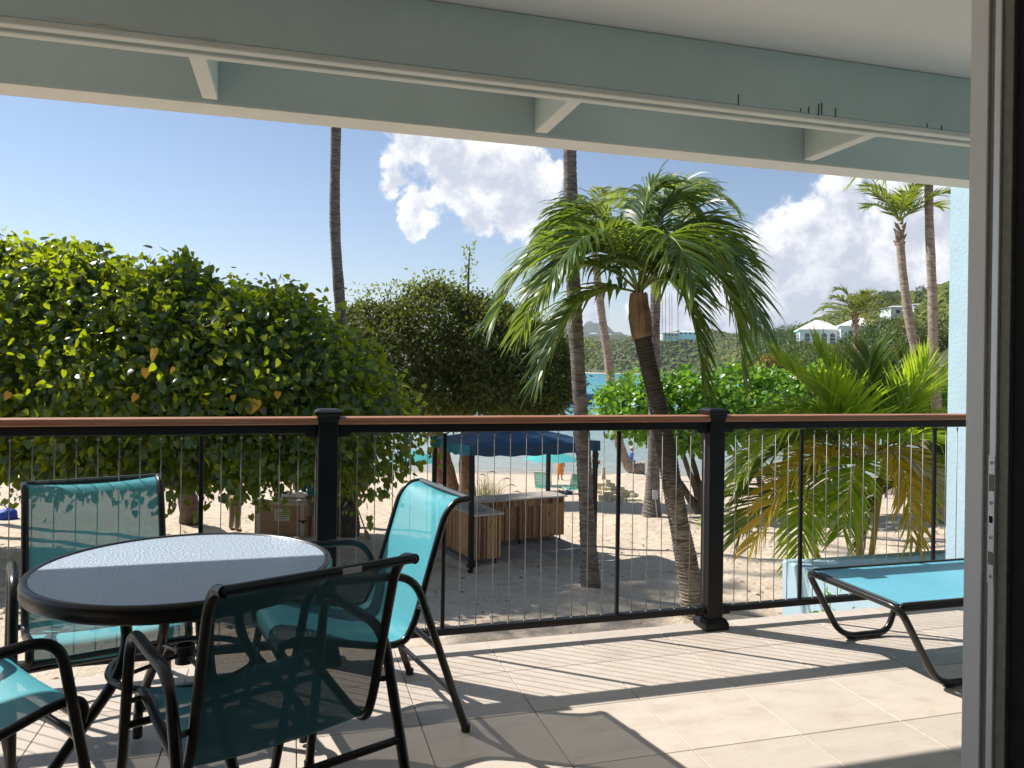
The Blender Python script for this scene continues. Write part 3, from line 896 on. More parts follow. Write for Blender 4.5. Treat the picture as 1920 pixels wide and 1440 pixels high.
for a, b_ in zip(POSTS[:-1], POSTS[1:]):
    mid = (a + b_) / 2; ln = b_ - a - .089
    hr = B()
    prof = [(-.046, 1.080), (-.046, 1.094), (-.040, 1.104), (-.028, 1.108), (.028, 1.108), (.040, 1.104), (.046, 1.094), (.046, 1.080), (.038, 1.0745), (-.038, 1.0745)]
    hr.prism(prof, mid - ln / 2, mid + ln / 2, 0)
    hr.build('handrail', 'wood_rail', rail)
    B().box((mid, 0, 1.0535), (ln, .044, .040), ch=.004).build('top_rail', 'black', rail)
    B().box((mid, 0, .0915), (ln, .044, .032), ch=.004).build('bottom_rail', 'black', rail)
    for sx in (a + .0445 + .03, b_ - .0445 - .03):
        B().box((sx, 0, 1.046), (.058, .050, .060), ch=.005).build('rail_bracket', 'black', rail)
        B().box((sx, 0, .088), (.052, .050, .046), ch=.005).build('rail_bracket', 'black', rail)
    offs = [.133 + .0811 * k for k in range(22)]
    for k, q in enumerate(offs):
        if q > ln + .02:
            break
        if k in (5, 16):
            link('picket', pk_me, None, rail, (a + q, 0, 0))
        else:
            c_ = link('cable', wire_me, None, rail, (a + q, 0, 0)); link('ferrule', fer_me, None, c_); link('ferrule', fer_me, None, c_, (0, 0, .912))
    link('cable', wire_me, None, rail, (a + .058, 0, 0))
    link('cable', wire_me, None, rail, (b_ - .052, 0, 0))

# ================================================================== PATIO TABLE AND CHAIRS
TC = S(-1.02, 2.43)
table = thing('patio_table', 'round patio table with pebbled glass top and dark bronze rim', 'table', TC)
B().lathe([(.0001, .704), (.426, .704), (.426, .709), (.0001, .709)], n=72).build('glass_top', 'table_glass', table, True)
B().lathe([(.424, .706), (.430, .7135), (.438, .7145), (.446, .710), (.449, .700), (.449, .672), (.444, .664), (.430, .664), (.424, .672)], n=96, close=True).build('rim', 'tube', table, True, angle=R_(60))
for k in range(4):
    a = R_(28 + 90 * k)
    c_, s_ = math.cos(a), math.sin(a)
    path = rounded([(.42, 0), (.42, .12), (.20, .40), (.17, .50), (.19, .668)], .07)
    B().tube([(p[0] * c_, p[0] * s_, p[1] + .012 * (i == 0)) for i, p in enumerate(path)], .0165, 12).build('leg', 'tube', table, True)
rg = B()
rg.tube([(.215 * math.cos(x), .215 * math.sin(x), .40) for x in np.linspace(0, 2 * math.pi, 41)], .011, 8, False)
rg.build('brace_ring', 'tube', table, True)
col = B(); col.lathe([(.026, .40), (.030, .40), (.030, .455), (.026, .455)], n=20, close=True)
for k in range(4):
    a = R_(28 + 90 * k); col.tube([(.03 * math.cos(a), .03 * math.sin(a), .425), (.205 * math.cos(a), .205 * math.sin(a), .402)], .007, 8)
col.build('parasol_collar', 'glasscup', table, True)


def sling_surface(prof, half, n=18, sag=0.012):
    P = catmull([(0, y, z) for (y, z) in prof], 6)
    nx = 10
    V = []
    for p in P:
        for k in range(nx + 1):
            u = -1 + 2 * k / nx
            V.append((u * half, p[1], p[2] - sag * (1 - u * u)))
    F = [(i * (nx + 1) + k, i * (nx + 1) + k + 1, (i + 1) * (nx + 1) + k + 1, (i + 1) * (nx + 1) + k) for i in range(len(P) - 1) for k in range(nx)]
    return B().add(V, F), P


CH_PROF = [(.235, .345), (.240, .385), (.215, .412), (.150, .412), (.02, .380), (-.12, .350), (-.195, .356), (-.232, .410), (-.262, .500), (-.330, .730), (-.356, .800), (-.395, .842), (-.450, .852)]


def make_chair(label):
    t_ = thing('sling_chair', label, 'chair', group='sling chairs around the patio table')
    sb, P = sling_surface(CH_PROF, .236)
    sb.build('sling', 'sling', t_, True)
    for s_ in (-1, 1):
        B().tube([(s_ * .244, p[1], p[2] - .004) for p in P], .0135, 10).build('side_rail', 'tube', t_, True)
        path = rounded([(s_ * .292, .265, .006), (s_ * .288, .155, .612), (s_ * .288, -.215, .598), (s_ * .292, -.425, .006)], .085, 8)
        f_ = B().tube(path, .0150, 12).build('leg_frame', 'tube', t_, True)
        for (y, z) in ((.265, .008), (-.425, .008)):
            B().tube([(s_ * .292, y, .0005), (s_ * .292, y, .022)], .0175, 12).build('foot_cap', 'glasscup', f_, True)
        # stand-off brackets between side rail and legs
        B().tube([(s_ * .244, .195, .400), (s_ * .288, .195, .395)], .008, 8).build('bracket', 'tube', t_, True)
        B().tube([(s_ * .244, -.245, .47), (s_ * .288, -.262, .47)], .008, 8).build('bracket', 'tube', t_, True)
    B().tube([(-.29, .205, .325), (.29, .205, .325)], .011, 10).build('stretcher', 'tube', t_, True)
    B().tube([(-.29, -.315, .318), (.29, -.315, .318)], .011, 10).build('stretcher', 'tube', t_, True)
    B().tube([(-.29, -.375, .14), (.29, -.375, .14)], .010, 10).build('stretcher', 'tube', t_, True)
    B().box((0, -.446, .849), (.50, .026, .022), ch=.008).build('top_bar', 'sling_hem', t_)
    B().box((0, .238, .352), (.48, .014, .020), ch=.005).build('front_bar', 'sling_hem', t_)
    B().box((.06, -.4605, .850), (.05, .002, .014)).build('care_tag', 'white_plastic', t_)
    return t_


def chair_at(o, l, d, fl, fd):
    wv_ = fl * ALG + fd * FWD
    o.location = tuple(S(l, d)); o.rotation_euler = (0, 0, math.atan2(-wv_[0], wv_[1]))


chB = make_chair('turquoise sling chair nearest the camera, seen from behind in the shade')
chair_at(chB, -.717, 2.18, -.63, .77)
chC = copies(chB, (0, 0, 0), 0, 'sunlit turquoise sling chair in profile between table and railing'); chair_at(chC, -.665, 2.90, -.88, -.47)
chA = copies(chB, (0, 0, 0), 0, 'turquoise sling chair at the far side of the table, facing us'); chair_at(chA, -1.49, 2.84, .56, -.83)
chD = copies(chB, (0, 0, 0), 0, 'turquoise sling chair cut off by the left edge, arm and seat showing'); chair_at(chD, -1.52, 2.10, .6, .8)

# chaise longue
lo = thing('chaise_longue', 'low chaise longue with sky blue sling and bent tube legs beside the railing', 'lounger', (2.45, 2.95, 0))
ny = 12; P = [(.02 + 1.86 * k / 24, 0) for k in range(25)]
V = []
for k in range(25):
    for q in range(ny + 1):
        u = -1 + 2 * q / ny
        V.append((.035 + 1.80 * k / 24, u * .275, .364 - .010 * (1 - u * u)))
B().add(V, [(k * (ny + 1) + q, k * (ny + 1) + q + 1, (k + 1) * (ny + 1) + q + 1, (k + 1) * (ny + 1) + q) for k in range(24) for q in range(ny)]).build('sling', 'sling_lounge', lo, True)
for s_ in (-1, 1):
    B().box((.97, s_ * .284, .353), (1.86, .022, .036), ch=.006).build('side_rail', 'tube', lo)
legpath = rounded([(.62, -.30, .335), (.50, -.30, .016), (.22, -.30, .016), (.02, -.30, .352), (.02, .30, .352), (.22, .30, .016), (.50, .30, .016), (.62, .30, .335)], [.06, .09, .06, .05, .09, .06], 8)
B().tube(legpath, .0155, 12).build('leg_frame', 'tube', lo, True)
legpath2 = [(1.90 - p[0], p[1], p[2]) for p in legpath]
B().tube(legpath2, .0155, 12).build('leg_frame', 'tube', lo, True)
B().box((.045, 0, .358), (.012, .54, .012), ch=.003).build('end_hem', 'sling_hem', lo)
for s_ in (-1, 1):
    for xx in (.28, .42, 1.48, 1.62):
        B().box((xx, s_ * .30, .0045), (.05, .026, .008), ch=.002).build('glide', 'glasscup', lo)


# ================================================================== FOLIAGE TOOLS
HEART_V = np.array([(0, 0, 0), (0, .5, .02), (0, 1.06, -.10),
                    (.27, -.12, -.05), (.47, .15, -.09), (.38, .52, -.08), (.17, .83, -.09),
                    (-.27, -.12, -.05), (-.47, .15, -.09), (-.38, .52, -.08), (-.17, .83, -.09)], float)
HEART_F = [np.array([(0, 3, 4, 1), (1, 5, 6, 2), (0, 1, 8, 7), (1, 2, 10, 9)]), np.array([(1, 4, 5), (1, 9, 8)])]
ROUND_V = np.array([(0, 0, 0), (0, 1.0, -.05), (.36, .12, .10), (.50, .5, .13), (.32, .9, .05), (-.36, .12, .10), (-.50, .5, .13), (-.32, .9, .05)], float)
ROUND_F = [np.array([(0, 2, 3, 1), (0, 1, 6, 5)]), np.array([(1, 3, 4), (1, 7, 6)])]
OVAL_V = np.array([(0, 0, 0), (.26, .45, .06), (0, 1, -.04), (-.26, .45, .06)], float)
OVAL_F = [np.array([(0, 1, 2), (0, 2, 3)])]


def leaf_frames(tip, nrm):
    y = norm(tip); x = norm(np.cross(y, nrm)); z = np.cross(x, y)
    return x, y, z


def scatter(tv, tf, pos, tip, nrm, sc):
    x, y, z = leaf_frames(tip, nrm)
    V = pos[:, None, :] + sc[:, None, None] * (tv[None, :, 0, None] * x[:, None] + tv[None, :, 1, None] * y[:, None] + tv[None, :, 2, None] * z[:, None])
    n, k = len(pos), len(tv)
    F = [(f[None] + (np.arange(n) * k)[:, None, None]).reshape(-1, f.shape[1]) for f in tf]
    return V.reshape(-1, 3), F


def crown_points(ells, n_clump, per, clump_r, depth=.16, r=rng, up=.5, down=.55, low_cut=None):
    """leaf positions, tips and normals gathered in clumps near the skin of a group of ellipsoids (beach frame)"""
    E_ = np.array(ells, float)
    wts = (E_[:, 3] * E_[:, 4] + E_[:, 4] * E_[:, 5] + E_[:, 3] * E_[:, 5]); wts /= wts.sum()
    C, O = [], []
    while len(C) < n_clump:
        e = E_[r.choice(len(E_), p=wts)]
        d_ = norm(r.normal(size=3))
        rr = 1 - abs(r.normal(0, depth))
        p = e[:3] + d_ * e[3:6] * rr
        o = norm(d_ / e[3:6])
        inside = False
        for e2 in E_:
            q = (p - e2[:3]) / e2[3:6]
            if q @ q < .55:
                inside = True; break
        if inside or (low_cut is not None and p[2] < low_cut):
            continue
        C.append(p); O.append(o)
    C = np.repeat(np.array(C), per, 0); O = np.repeat(np.array(O), per, 0)
    n = len(C)
    pos = C + r.normal(0, 1, (n, 3)) * clump_r
    upv = np.array([0, 0, 1.])
    nrm = norm(O * .55 + upv * up + r.normal(0, .55, (n, 3)))
    tip = norm(O * .45 - upv * down + r.normal(0, .5, (n, 3)))
    return pos, tip, nrm


def limb(b_, pts, r0, r1, n=8, wob=0.0):
    P = catmull(pts, 6)
    rr = np.linspace(r0, r1, len(P)) * (1 + wob * np.sin(np.arange(len(P)) * 2.1))
    b_.tube(P, list(rr), n)


def palm_trunk(parent, pts, r0, r1, step=.09, mat_='coco', name='trunk', base=None, flare=.35, n=14):
    P = np.array(catmull(pts, 24)); seg = np.linalg.norm(np.diff(P, axis=0), axis=1); s_ = np.concatenate([[0], np.cumsum(seg)])
    m_ = int(s_[-1] / (step / 2)); ss = np.linspace(0, s_[-1], m_)
    Q = np.stack([np.interp(ss, s_, P[:, k]) for k in range(3)], -1)
    t_ = ss / s_[-1]
    rr = r0 + (r1 - r0) * t_ + flare * r0 * np.exp(-ss / .45)
    rr = rr * (1 + np.where(np.arange(m_) % 2 == 0, .035, -.045)) * (1 + .03 * np.sin(ss * 3.1) + .02 * np.sin(ss * 7.7))
    b_ = B(); b_.tube([q - base for q in Q], list(rr), n)
    return b_.build(name, mat_, parent, True)


def frond(C, P1, P2, P3, nl=44, leafL=.7, wid=.036, droop=.9, start=.14, a0=35, a1=62, lift=.15, r=rng, rad=.016, twist=0.0):
    """one pinnate leaf: (leaflet V, F), (rachis B)"""
    C = np.asarray(C, float)
    ctrl = [C, C + P1, C + P2, C + P3]
    P = np.array(bez(ctrl, 40))
    T = norm(np.gradient(P, axis=0))
    Zu = np.array([0, 0, 1.])
    ref = norm(np.cross(norm(np.asarray(P3, float) * np.array([1, 1, .15]) + 1e-4), Zu))
    Sd = norm(ref[None] - T * (T @ ref)[:, None])
    U = norm(np.cross(Sd, T)); U = np.where(U[:, 2:3] < -.2, U, U)
    tt = np.repeat(np.linspace(start, .995, nl), 2) + r.normal(0, .004, nl * 2)
    tt = tt.clip(0, 1); side = np.tile([1., -1.], nl)
    idx = tt * 40; i0 = np.floor(idx).astype(int).clip(0, 39); fr = (idx - i0)[:, None]
    p = P[i0] * (1 - fr) + P[i0 + 1] * fr; t_ = norm(T[i0] * (1 - fr) + T[i0 + 1] * fr)
    sd = norm(Sd[i0] * (1 - fr) + Sd[i0 + 1] * fr); u = norm(U[i0] * (1 - fr) + U[i0 + 1] * fr)
    Lf = leafL * (.45 + .75 * np.sin(np.pi * (tt * .80 + .12)) ** .8) * r.uniform(.85, 1.12, nl * 2)
    an = np.radians(a0 + (a1 - a0) * tt + r.normal(0, 6, nl * 2))
    D0 = norm(sd * (side * np.cos(an))[:, None] + t_ * np.sin(an)[:, None] + u * (lift + r.normal(0, .10, nl * 2))[:, None])
    k = 6
    pts = [p]; dirs = [D0]
    dr = (droop * r.uniform(.6, 1.3, nl * 2))[:, None]
    cur = p
    for i in range(k):
        D = norm(D0 + dr * ((i + .5) / k) ** 1.4 * np.array([0, 0, -1.]) + r.normal(0, .03, (nl * 2, 3)))
        cur = cur + D * (Lf / k)[:, None]; pts.append(cur); dirs.append(D)
    ws = wid * np.array([.35, .85, 1.0, .92, .7, .42, .04])
    V = np.zeros((nl * 2, (k + 1) * 2, 3))
    roll_ = r.normal(0, .35, nl * 2)
    for i in range(k + 1):
        D = dirs[i]
        wv_ = norm(t_ - D * np.sum(t_ * D, 1, keepdims=True)); nv = np.cross(D, wv_)
        wv_ = wv_ * np.cos(roll_)[:, None] + nv * np.sin(roll_)[:, None]
        V[:, 2 * i] = pts[i] - wv_ * ws[i] * .5; V[:, 2 * i + 1] = pts[i] + wv_ * ws[i] * .5
    q = np.array([(2 * i, 2 * i + 1, 2 * i + 3, 2 * i + 2) for i in range(k)])
    F = (q[None] + (np.arange(nl * 2) * (k + 1) * 2)[:, None, None]).reshape(-1, 4)
    rb = B(); rb.tube(P, list(np.linspace(rad, rad * .25, len(P))), 6)
    return V.reshape(-1, 3), [F], rb


def add_frond(parent, base, C, P1, P2, P3, mat_='palm', rmat='rachis', **kw):
    """offsets in the beach frame; parent sits at base (world)"""
    f3 = lambda a: SA(np.asarray(a, float))
    V, F, rb = frond(f3(C) - base, f3(P1), f3(P2), f3(P3), **kw)
    o = link('frond', np_mesh('frond', V, F, True), mat_, parent, kind=None)
    rb.build('rachis', rmat, o, True)
    return o


def palm_crown(parent, base, C, n, L, mat_='palm_far', droop=.9, leafL=.5, el0=80, el1=-15, r=rng, nl=30, wid=.05, rad=.03):
    for i in range(n):
        f_ = (i + .5) / n
        az = i * 2.39996 + r.normal(0, .15)
        el = R_(el0 + (el1 - el0) * f_ ** .9 + r.normal(0, 5))
        h_ = np.array([math.cos(az), math.sin(az), 0]); Lk = L * r.uniform(.88, 1.08)
        d0 = h_ * math.cos(el) + np.array([0, 0, math.sin(el)])
        P1 = d0 * Lk * .38
        P2 = d0 * Lk * .72 + h_ * Lk * .08 - np.array([0, 0, Lk * .06 * droop])
        P3 = d0 * Lk * .8 + h_ * Lk * .28 - np.array([0, 0, Lk * (.25 + .25 * math.cos(el)) * droop])
        add_frond(parent, base, C, P1, P2, P3, mat_, nl=nl, leafL=leafL, wid=wid, droop=droop, rad=rad)


# ================================================================== TREES
# ---- big heart-leaved tree on the left
hb = S(-3.92, 18.5, float(ground_z(-3.92, 18.5)))
hedge = thing('heart_leaf_tree', 'dense glossy heart-leaved tree filling the left behind the railing', 'tree', hb)
ells = [(-9.4, 15.2, 1.15, 2.6, 2.4, 2.05), (-7.2, 15.0, 1.0, 2.4, 2.4, 1.95), (-5.2, 15.0, .75, 2.0, 2.3, 1.75), (-3.55, 15.2, .50, 1.20, 1.8, 1.30), (-12.5, 15.5, .9, 2.4, 2.3, 1.9), (-9.0, 18.2, 1.2, 2.6, 2.0, 2.0), (-6.4, 18.4, 1.2, 2.4, 2.0, 1.9), (-5.2, 18.2, .9, 1.4, 1.7, 1.5), (-8.2, 14.6, 2.55, .9, .9, .65), (-9.6, 14.8, 2.75, .8, .9, .6), (-6.5, 14.8, 2.45, .8, .9, .55), (-4.4, 14.9, 2.0, .7, .8, .55)]
pos, tip, nrm = crown_points(ells, 2700, 23, (.26, .26, .20), depth=.2)
p2, t2, n2_ = crown_points([(-4.75, 14.6, -.80, .45, .6, .42), (-3.0, 15.4, -.40, .85, 1.0, .70), (-6.4, 14.8, -.72, .5, .8, .40), (-8.6, 15, -.62, 1.6, 1.2, .35), (-2.5, 16.0, -.1, .75, .9, .7)], 190, 17, (.24, .24, .27), depth=.3, up=.2, down=.9)
p4, t4, n4_ = crown_points([(e[0], e[1], e[2] - .25, e[3] * .8, e[4] * .8, e[5] * .85) for e in ells], 900, 18, (.34, .34, .3), depth=.25)
# upright leafy shoots along the top
sh = []; tw_ = B()
for k in range(260):
    e = ells[rng.choice([0, 1, 2, 3, 8, 9, 10, 11], p=[.2, .2, .15, .07, .12, .1, .1, .06])]
    a, rr_ = rng.uniform(0, 6.28), math.sqrt(rng.uniform(0, .7))
    x, y = e[0] + rr_ * math.cos(a) * e[3], e[1] + rr_ * math.sin(a) * e[4]
    zt = e[2] + e[5] * math.sqrt(max(0, 1 - rr_ * rr_))
    h_ = rng.uniform(.12, .6) ** 1.2
    tw_.tube([S(x, y, zt - .5) - hb, S(x + rng.normal(0, .04), y, zt + h_ * .5) - hb, S(x + rng.normal(0, .07), y, zt + h_) - hb], [.009, .006, .003], 4)
    for q in range(int(7 + h_ * 22)):
        sh.append((x + rng.normal(0, .07), y + rng.normal(0, .07), zt - .15 + rng.uniform(0, 1) * (h_ + .17)))
p3 = np.array(sh); t3 = norm(rng.normal(0, .8, (len(p3), 3)) + np.array([0, 0, -.35])); n3_ = norm(rng.normal(0, .6, (len(p3), 3)) + np.array([0, 0, .4]))
pos = np.concatenate([pos, p2, p3, p4]); tip = np.concatenate([tip, t2, t3, t4]); nrm = np.concatenate([nrm, n2_, n3_, n4_])
sc = rng.uniform(.085, .17, len(pos))
W = SA(pos) - hb; tipw = SA(tip); nrw = SA(nrm)
lat = pos[:, 0] / pos[:, 1]
score = np.where((lat > -.66), pos[:, 1] / sc, 1e9)
order = np.argsort(score)
near = order[:290]; rest = order[290:]
V, F = scatter(HEART_V, HEART_F, W[rest], tipw[rest], nrw[rest], sc[rest])
link('foliage', np_mesh('foliage', V, F, True), 'leaf_hedge', hedge, kind='stuff')
lme = np_mesh('leaf', HEART_V, HEART_F, True); lme.materials.append(M['leaf_hedge'])
X_, Y_, Zz_ = leaf_frames(tipw[near], nrw[near])
for k in range(len(near)):
    o = link('leaf', lme, None, hedge)
    mt = Matrix(((*X_[k],), (*Y_[k],), (*Zz_[k],))).transposed().to_4x4()
    o.matrix_local = Matrix.Translation(Vector(W[near[k]])) @ mt @ Matrix.Scale(float(sc[near[k]]), 4)
ly = lme.copy(); ly.materials.clear(); ly.materials.append(M['leaf_yellow'])
for (l, d, z, s_) in ((-5.85, 12.55, 1.55, .22), (-5.95, 12.5, 1.23, .17), (-4.25, 12.8, .72, .23), (-3.95, 13.0, .86, .13), (-6.15, 12.6, .80, .14), (-8.3, 12.7, .80, .15), (-5.5, 12.5, 1.25, .12), (-4.6, 12.7, .80, .10)):
    o = link('leaf', ly, None, hedge)
    tv_ = Vector(SA(np.array([rng.normal(0, .3), -.2, -1.]))).normalized(); nv_ = Vector(SA(np.array([rng.normal(0, .4), -1., .2]))).normalized()
    x_ = tv_.cross(nv_).normalized(); z_ = x_.cross(tv_)
    o.matrix_local = Matrix.Translation(Vector(S(l, d, z) - hb)) @ Matrix((x_, tv_, z_)).transposed().to_4x4() @ Matrix.Scale(s_, 4)
bt = B()
limb(bt, [S(-3.92, 18.5, -3.1) - hb, S(-3.9, 18.4, -2.2) - hb, S(-4.1, 17.8, -1.0) - hb, S(-4.6, 16.6, .4) - hb], .33, .14, 10, .06)
limb(bt, [S(-3.9, 18.4, -2.0) - hb, S(-3.3, 17.4, -.8) - hb, S(-3.2, 16.2, .8) - hb], .2, .06, 8, .05)
limb(bt, [S(-4.1, 17.9, -1.2) - hb, S(-6.0, 16.2, -.2) - hb, S(-7.8, 15.2, 1.0) - hb], .17, .05, 8, .05)
limb(bt, [S(-4.6, 16.9, .2) - hb, S(-5.2, 15.4, 1.2) - hb, S(-5.0, 14.8, 2.2) - hb], .12, .03, 8, .05)
bt.build('trunk', 'bark', hedge, True)
b2 = B()
z2_ = float(ground_z(-8.9, 21.5))
limb(b2, [S(-8.9, 21.5, z2_ - .1) - hb, S(-8.7, 20.5, -2.0) - hb, S(-8.6, 18.5, -.8) - hb, S(-8.8, 16, .8) - hb], .30, .08, 10, .07)
limb(b2, [S(-8.7, 20.2, -1.9) - hb, S(-10.0, 18.0, -.9) - hb, S(-11, 16, .8) - hb], .17, .05, 8, .07)
b2.build('trunk', 'bark', hedge, True)
tw_.build('twigs', 'bark', hedge, True, kind='stuff')

# ---- dark small-leaved tree by the water
dz = float(ground_z(-2.3, 32))
db = S(-2.3, 32, dz)
dark = thing('dark_leaf_tree', 'dark small-leaved tree with red-brown trunks standing by the shore', 'tree', db)
ells = [(-5.6, 30.2, 1.9, 1.5, 1.7, 1.9), (1.3, 29.8, 1.2, 1.2, 1.5, 1.7), (-4.3, 30.0, 1.7, 1.7, 1.9, 2.0), (-2.9, 30.2, 2.5, 1.7, 2.0, 2.1), (-1.2, 30.0, 2.1, 1.7, 2.0, 1.9), (.2, 29.8, 1.7, 1.4, 1.7, 1.8), (-.2, 29.6, .5, 1.9, 1.6, 1.0), (-3.2, 30.0, .4, 1.9, 1.6, 1.1), (1.2, 29.5, .4, .9, 1.1, .8)]
pos, tip, nrm = crown_points(ells, 2900, 22, (.24, .24, .17), depth=.22, up=.6, down=.25)
p2, t2, n2_ = crown_points([(-2.2, 29.6, -.55, 1.6, 1.2, .35), (.2, 29.4, -.45, 1.6, 1.1, .4), (-3.7, 29.8, -.7, 1.0, 1.0, .5)], 90, 14, (.2, .2, .22), depth=.3, up=.2, down=.8)
pos = np.concatenate([pos, p2]); tip = np.concatenate([tip, t2]); nrm = np.concatenate([nrm, n2_])
V, F = scatter(OVAL_V, OVAL_F, SA(pos) - db, SA(tip), SA(nrm), rng.uniform(.13, .21, len(pos)))
link('crown', np_mesh('crown', V, F, False), 'leaf_dark', dark, kind='stuff')
sp = []
for (l, z0, z1, d, wdt) in ((-1.75, 4.0, 6.15, 30, .13), (-3.0, 4.2, 5.0, 29.5, .5), (-4.9, 3.2, 4.6, 30, .55), (-5.9, 3.0, 4.4, 30, .6), (-3.9, 3.8, 4.7, 30, .4), (2.3, .2, 2.2, 29.3, .35), (2.55, 1.6, 2.4, 29.2, .3), (2.5, -.3, .6, 29.2, .35)):
    for q in range(130):
        sp.append((l + rng.normal(0, wdt), d + rng.normal(0, .25), rng.uniform(z0, z1)))
sp = np.array(sp)
V, F = scatter(OVAL_V, OVAL_F, SA(sp) - db, norm(rng.normal(0, 1, sp.shape)), norm(rng.normal(0, .7, sp.shape) + np.array([0, 0, .8])), rng.uniform(.12, .22, len(sp)))
link('young_shoots', np_mesh('young_shoots', V, F, False), 'leaf_pale', dark, kind='stuff')
for pts, r0, r1 in (([(-2.75, 32.6, dz - .1), (-3.05, 32.2, -2.2), (-3.3, 31.6, -.8), (-3.3, 30.5, 1.6)], .33, .12),
                    ([(-2.30, 32.2, dz - .1), (-2.75, 32.0, -2.4), (-3.0, 31.5, -1.0), (-2.4, 30.5, 2.0)], .30, .12),
                    ([(-1.75, 31.5, dz - .1), (-1.80, 31.4, -2.0), (-1.75, 31.2, -.4), (-1.4, 30.4, 2.0)], .36, .16)):
    bt = B(); limb(bt, [S(*p) - db for p in pts], r0, r1, 10, .06); bt.build('trunk', 'bark_red', dark, True)
bt = B()
limb(bt, [S(-1.75, 31.0, .3) - db, S(-1.75, 30, 4.0) - db, S(-1.72, 30, 6.0) - db], .1, .012, 6)
limb(bt, [S(-2.6, 30.6, 1.5) - db, S(-4.5, 30, 3.0) - db, S(-5.6, 30, 3.9) - db], .1, .015, 6)
limb(bt, [S(-1.4, 30.4, 1.0) - db, S(.8, 29.5, .8) - db, S(2.4, 29.3, 1.4) - db], .1, .02, 6)
bt.build('branch', 'bark', dark, True)

# ---- bright round-leaved shrub trees on the right
def round_tree(label, base, ells, n, seed):
    r = np.random.default_rng(seed)
    bz = float(ground_z(base[0], base[1])); w0 = S(base[0], base[1], bz)
    t_ = thing('round_leaf_shrub', label, 'shrub', w0, group='round-leaved shrubs along the beach')
    pos, tip, nrm = crown_points(ells, n, 17, (.24, .24, .17), depth=.16, r=r, up=.75, down=.15)
    V, F = scatter(ROUND_V, ROUND_F, SA(pos) - w0, SA(tip), SA(nrm), r.uniform(.12, .20, len(pos)))
    link('crown', np_mesh('crown', V, F, True), 'leaf_grape', t_, kind='stuff')
    bt = B()
    for e in ells:
        limb(bt, [S(base[0], base[1], bz - .1) - w0, S((base[0] * 2 + e[0]) / 3 + .2, base[1], bz + .8) - w0, S(e[0] * .7 + base[0] * .3, e[1], (bz + e[2]) / 2 + .3) - w0, S(e[0], e[1], e[2]) - w0], .16, .04, 8, .08)
    bt.build('trunk', 'bark', t_, True)
    return t_


round_tree('bright green round-leaved shrub behind the ringed trunk and railing post', (6.4, 25.8), [(4.1, 25, .1, 1.25, 1.3, .95), (5.7, 25.2, .05, 1.5, 1.5, 1.05), (5.3, 24.6, -.60, 1.0, 1.0, .5), (6.3, 24.8, -.7, 1.0, 1.0, .5)], 330, 11)
round_tree('bright green round-leaved shrub left of the yellow palm', (8.6, 25.8), [(7.6, 25.3, .30, 1.6, 1.6, 1.1), (9.4, 25.6, .15, 1.6, 1.6, 1.1)], 270, 12)
round_tree('bright green round-leaved shrub seen through the yellow palm', (11.2, 26.8), [(11.0, 26.3, .3, 1.6, 1.6, 1.15), (12.9, 26.6, .2, 1.6, 1.6, 1.15), (14.6, 26.8, .2, 1.6, 1.6, 1.2)], 330, 13)

# ---- tall ringed palms
def palm(label, pts, r0, r1, mat_='coco', name='tall_palm', step=.10, flare=.4):
    base = S(*pts[0])
    t_ = thing(name, label, 'palm tree', base)
    palm_trunk(t_, [S(*p) for p in pts], r0, r1, step, mat_, base=base, flare=flare)
    return t_, base


gz = lambda l, d: float(ground_z(l, d)) - .06
pa, bA = palm('tall grey palm trunk rising in front of the blue canopy', [(1.39, 13.07, gz(1.39, 13.07)), (1.27, 13.07, -.6), (1.13, 13.07, 1.23), (1.00, 13.07, 3.2), (.93, 13.07, 5.2), (.95, 13.1, 7.0), (1.0, 13.1, 8.6)], .135, .105, flare=.35)
palm_crown(pa, bA, (1.0, 13.1, 8.7), 12, 2.6, 'palm', .9, .6, nl=26)
pl2, bL = palm('tall slender grey palm trunk behind the heart-leaved tree', [(-4.3, 21, gz(-4.3, 21)), (-4.55, 21, 0.5), (-4.70, 21, 2.7), (-4.88, 21, 5.0), (-4.90, 21, 7.2), (-4.85, 21, 11.5)], .17, .125)
palm_crown(pl2, bL, (-4.85, 21, 11.6), 13, 2.8, 'palm', .9, .6, nl=26)
pc, bC = palm('grey palm trunk with an outlet box, behind the leaning palm', [(4.14, 22.5, gz(4.14, 22.5) + .1), (4.17, 22.5, -1.6), (4.18, 22.5, .5), (4.16, 22.5, 2.4), (4.2, 22.5, 4.6), (4.25, 22.5, 6.0)], .20, .13, flare=.5)
palm_crown(pc, bC, (4.25, 22.5, 6.05), 11, 2.5, 'palm', 1.1, .6, el0=60, nl=26)
ob = B().box((0, 0, 0), (.16, .07, .26), ch=.01)
ob.build('outlet_box', 'box_grey', pc, loc=S(4.20, 22.27, -2.32) - bC, rotz=-YAW)
cb = B(); cb.tube([S(4.20, 22.25, -2.45) - bC, S(4.24, 22.2, -2.9) - bC, S(4.30, 22.1, -3.12) - bC], .02, 6); cb.build('conduit', 'box_grey', pc, True)
le, bE = palm('thin curved palm leaning over the waterline', [(7.6, 44, gz(7.6, 44) + .3), (6.9, 44, -4.4), (6.25, 44, -3.2), (5.82, 44, -1.13), (5.57, 44, 1.31), (5.14, 44, 4.05), (4.73, 44, 7.09), (4.5, 44, 9.6)], .30, .19, 'coco_pale', step=.16, flare=.7)
palm_crown(le, bE, (4.5, 44, 9.65), 13, 3.6, 'palm_far', .9, .8, nl=24, wid=.09)
r1_, bR1 = palm('tall palm with a green crown under the roof edge at right', [(13.2, 24, gz(13.2, 24)), (12.95, 24, -.6), (12.68, 24, 1.46), (12.37, 24, 2.95), (12.13, 24, 4.62), (12.03, 24, 5.75)], .17, .115, 'coco_pale')
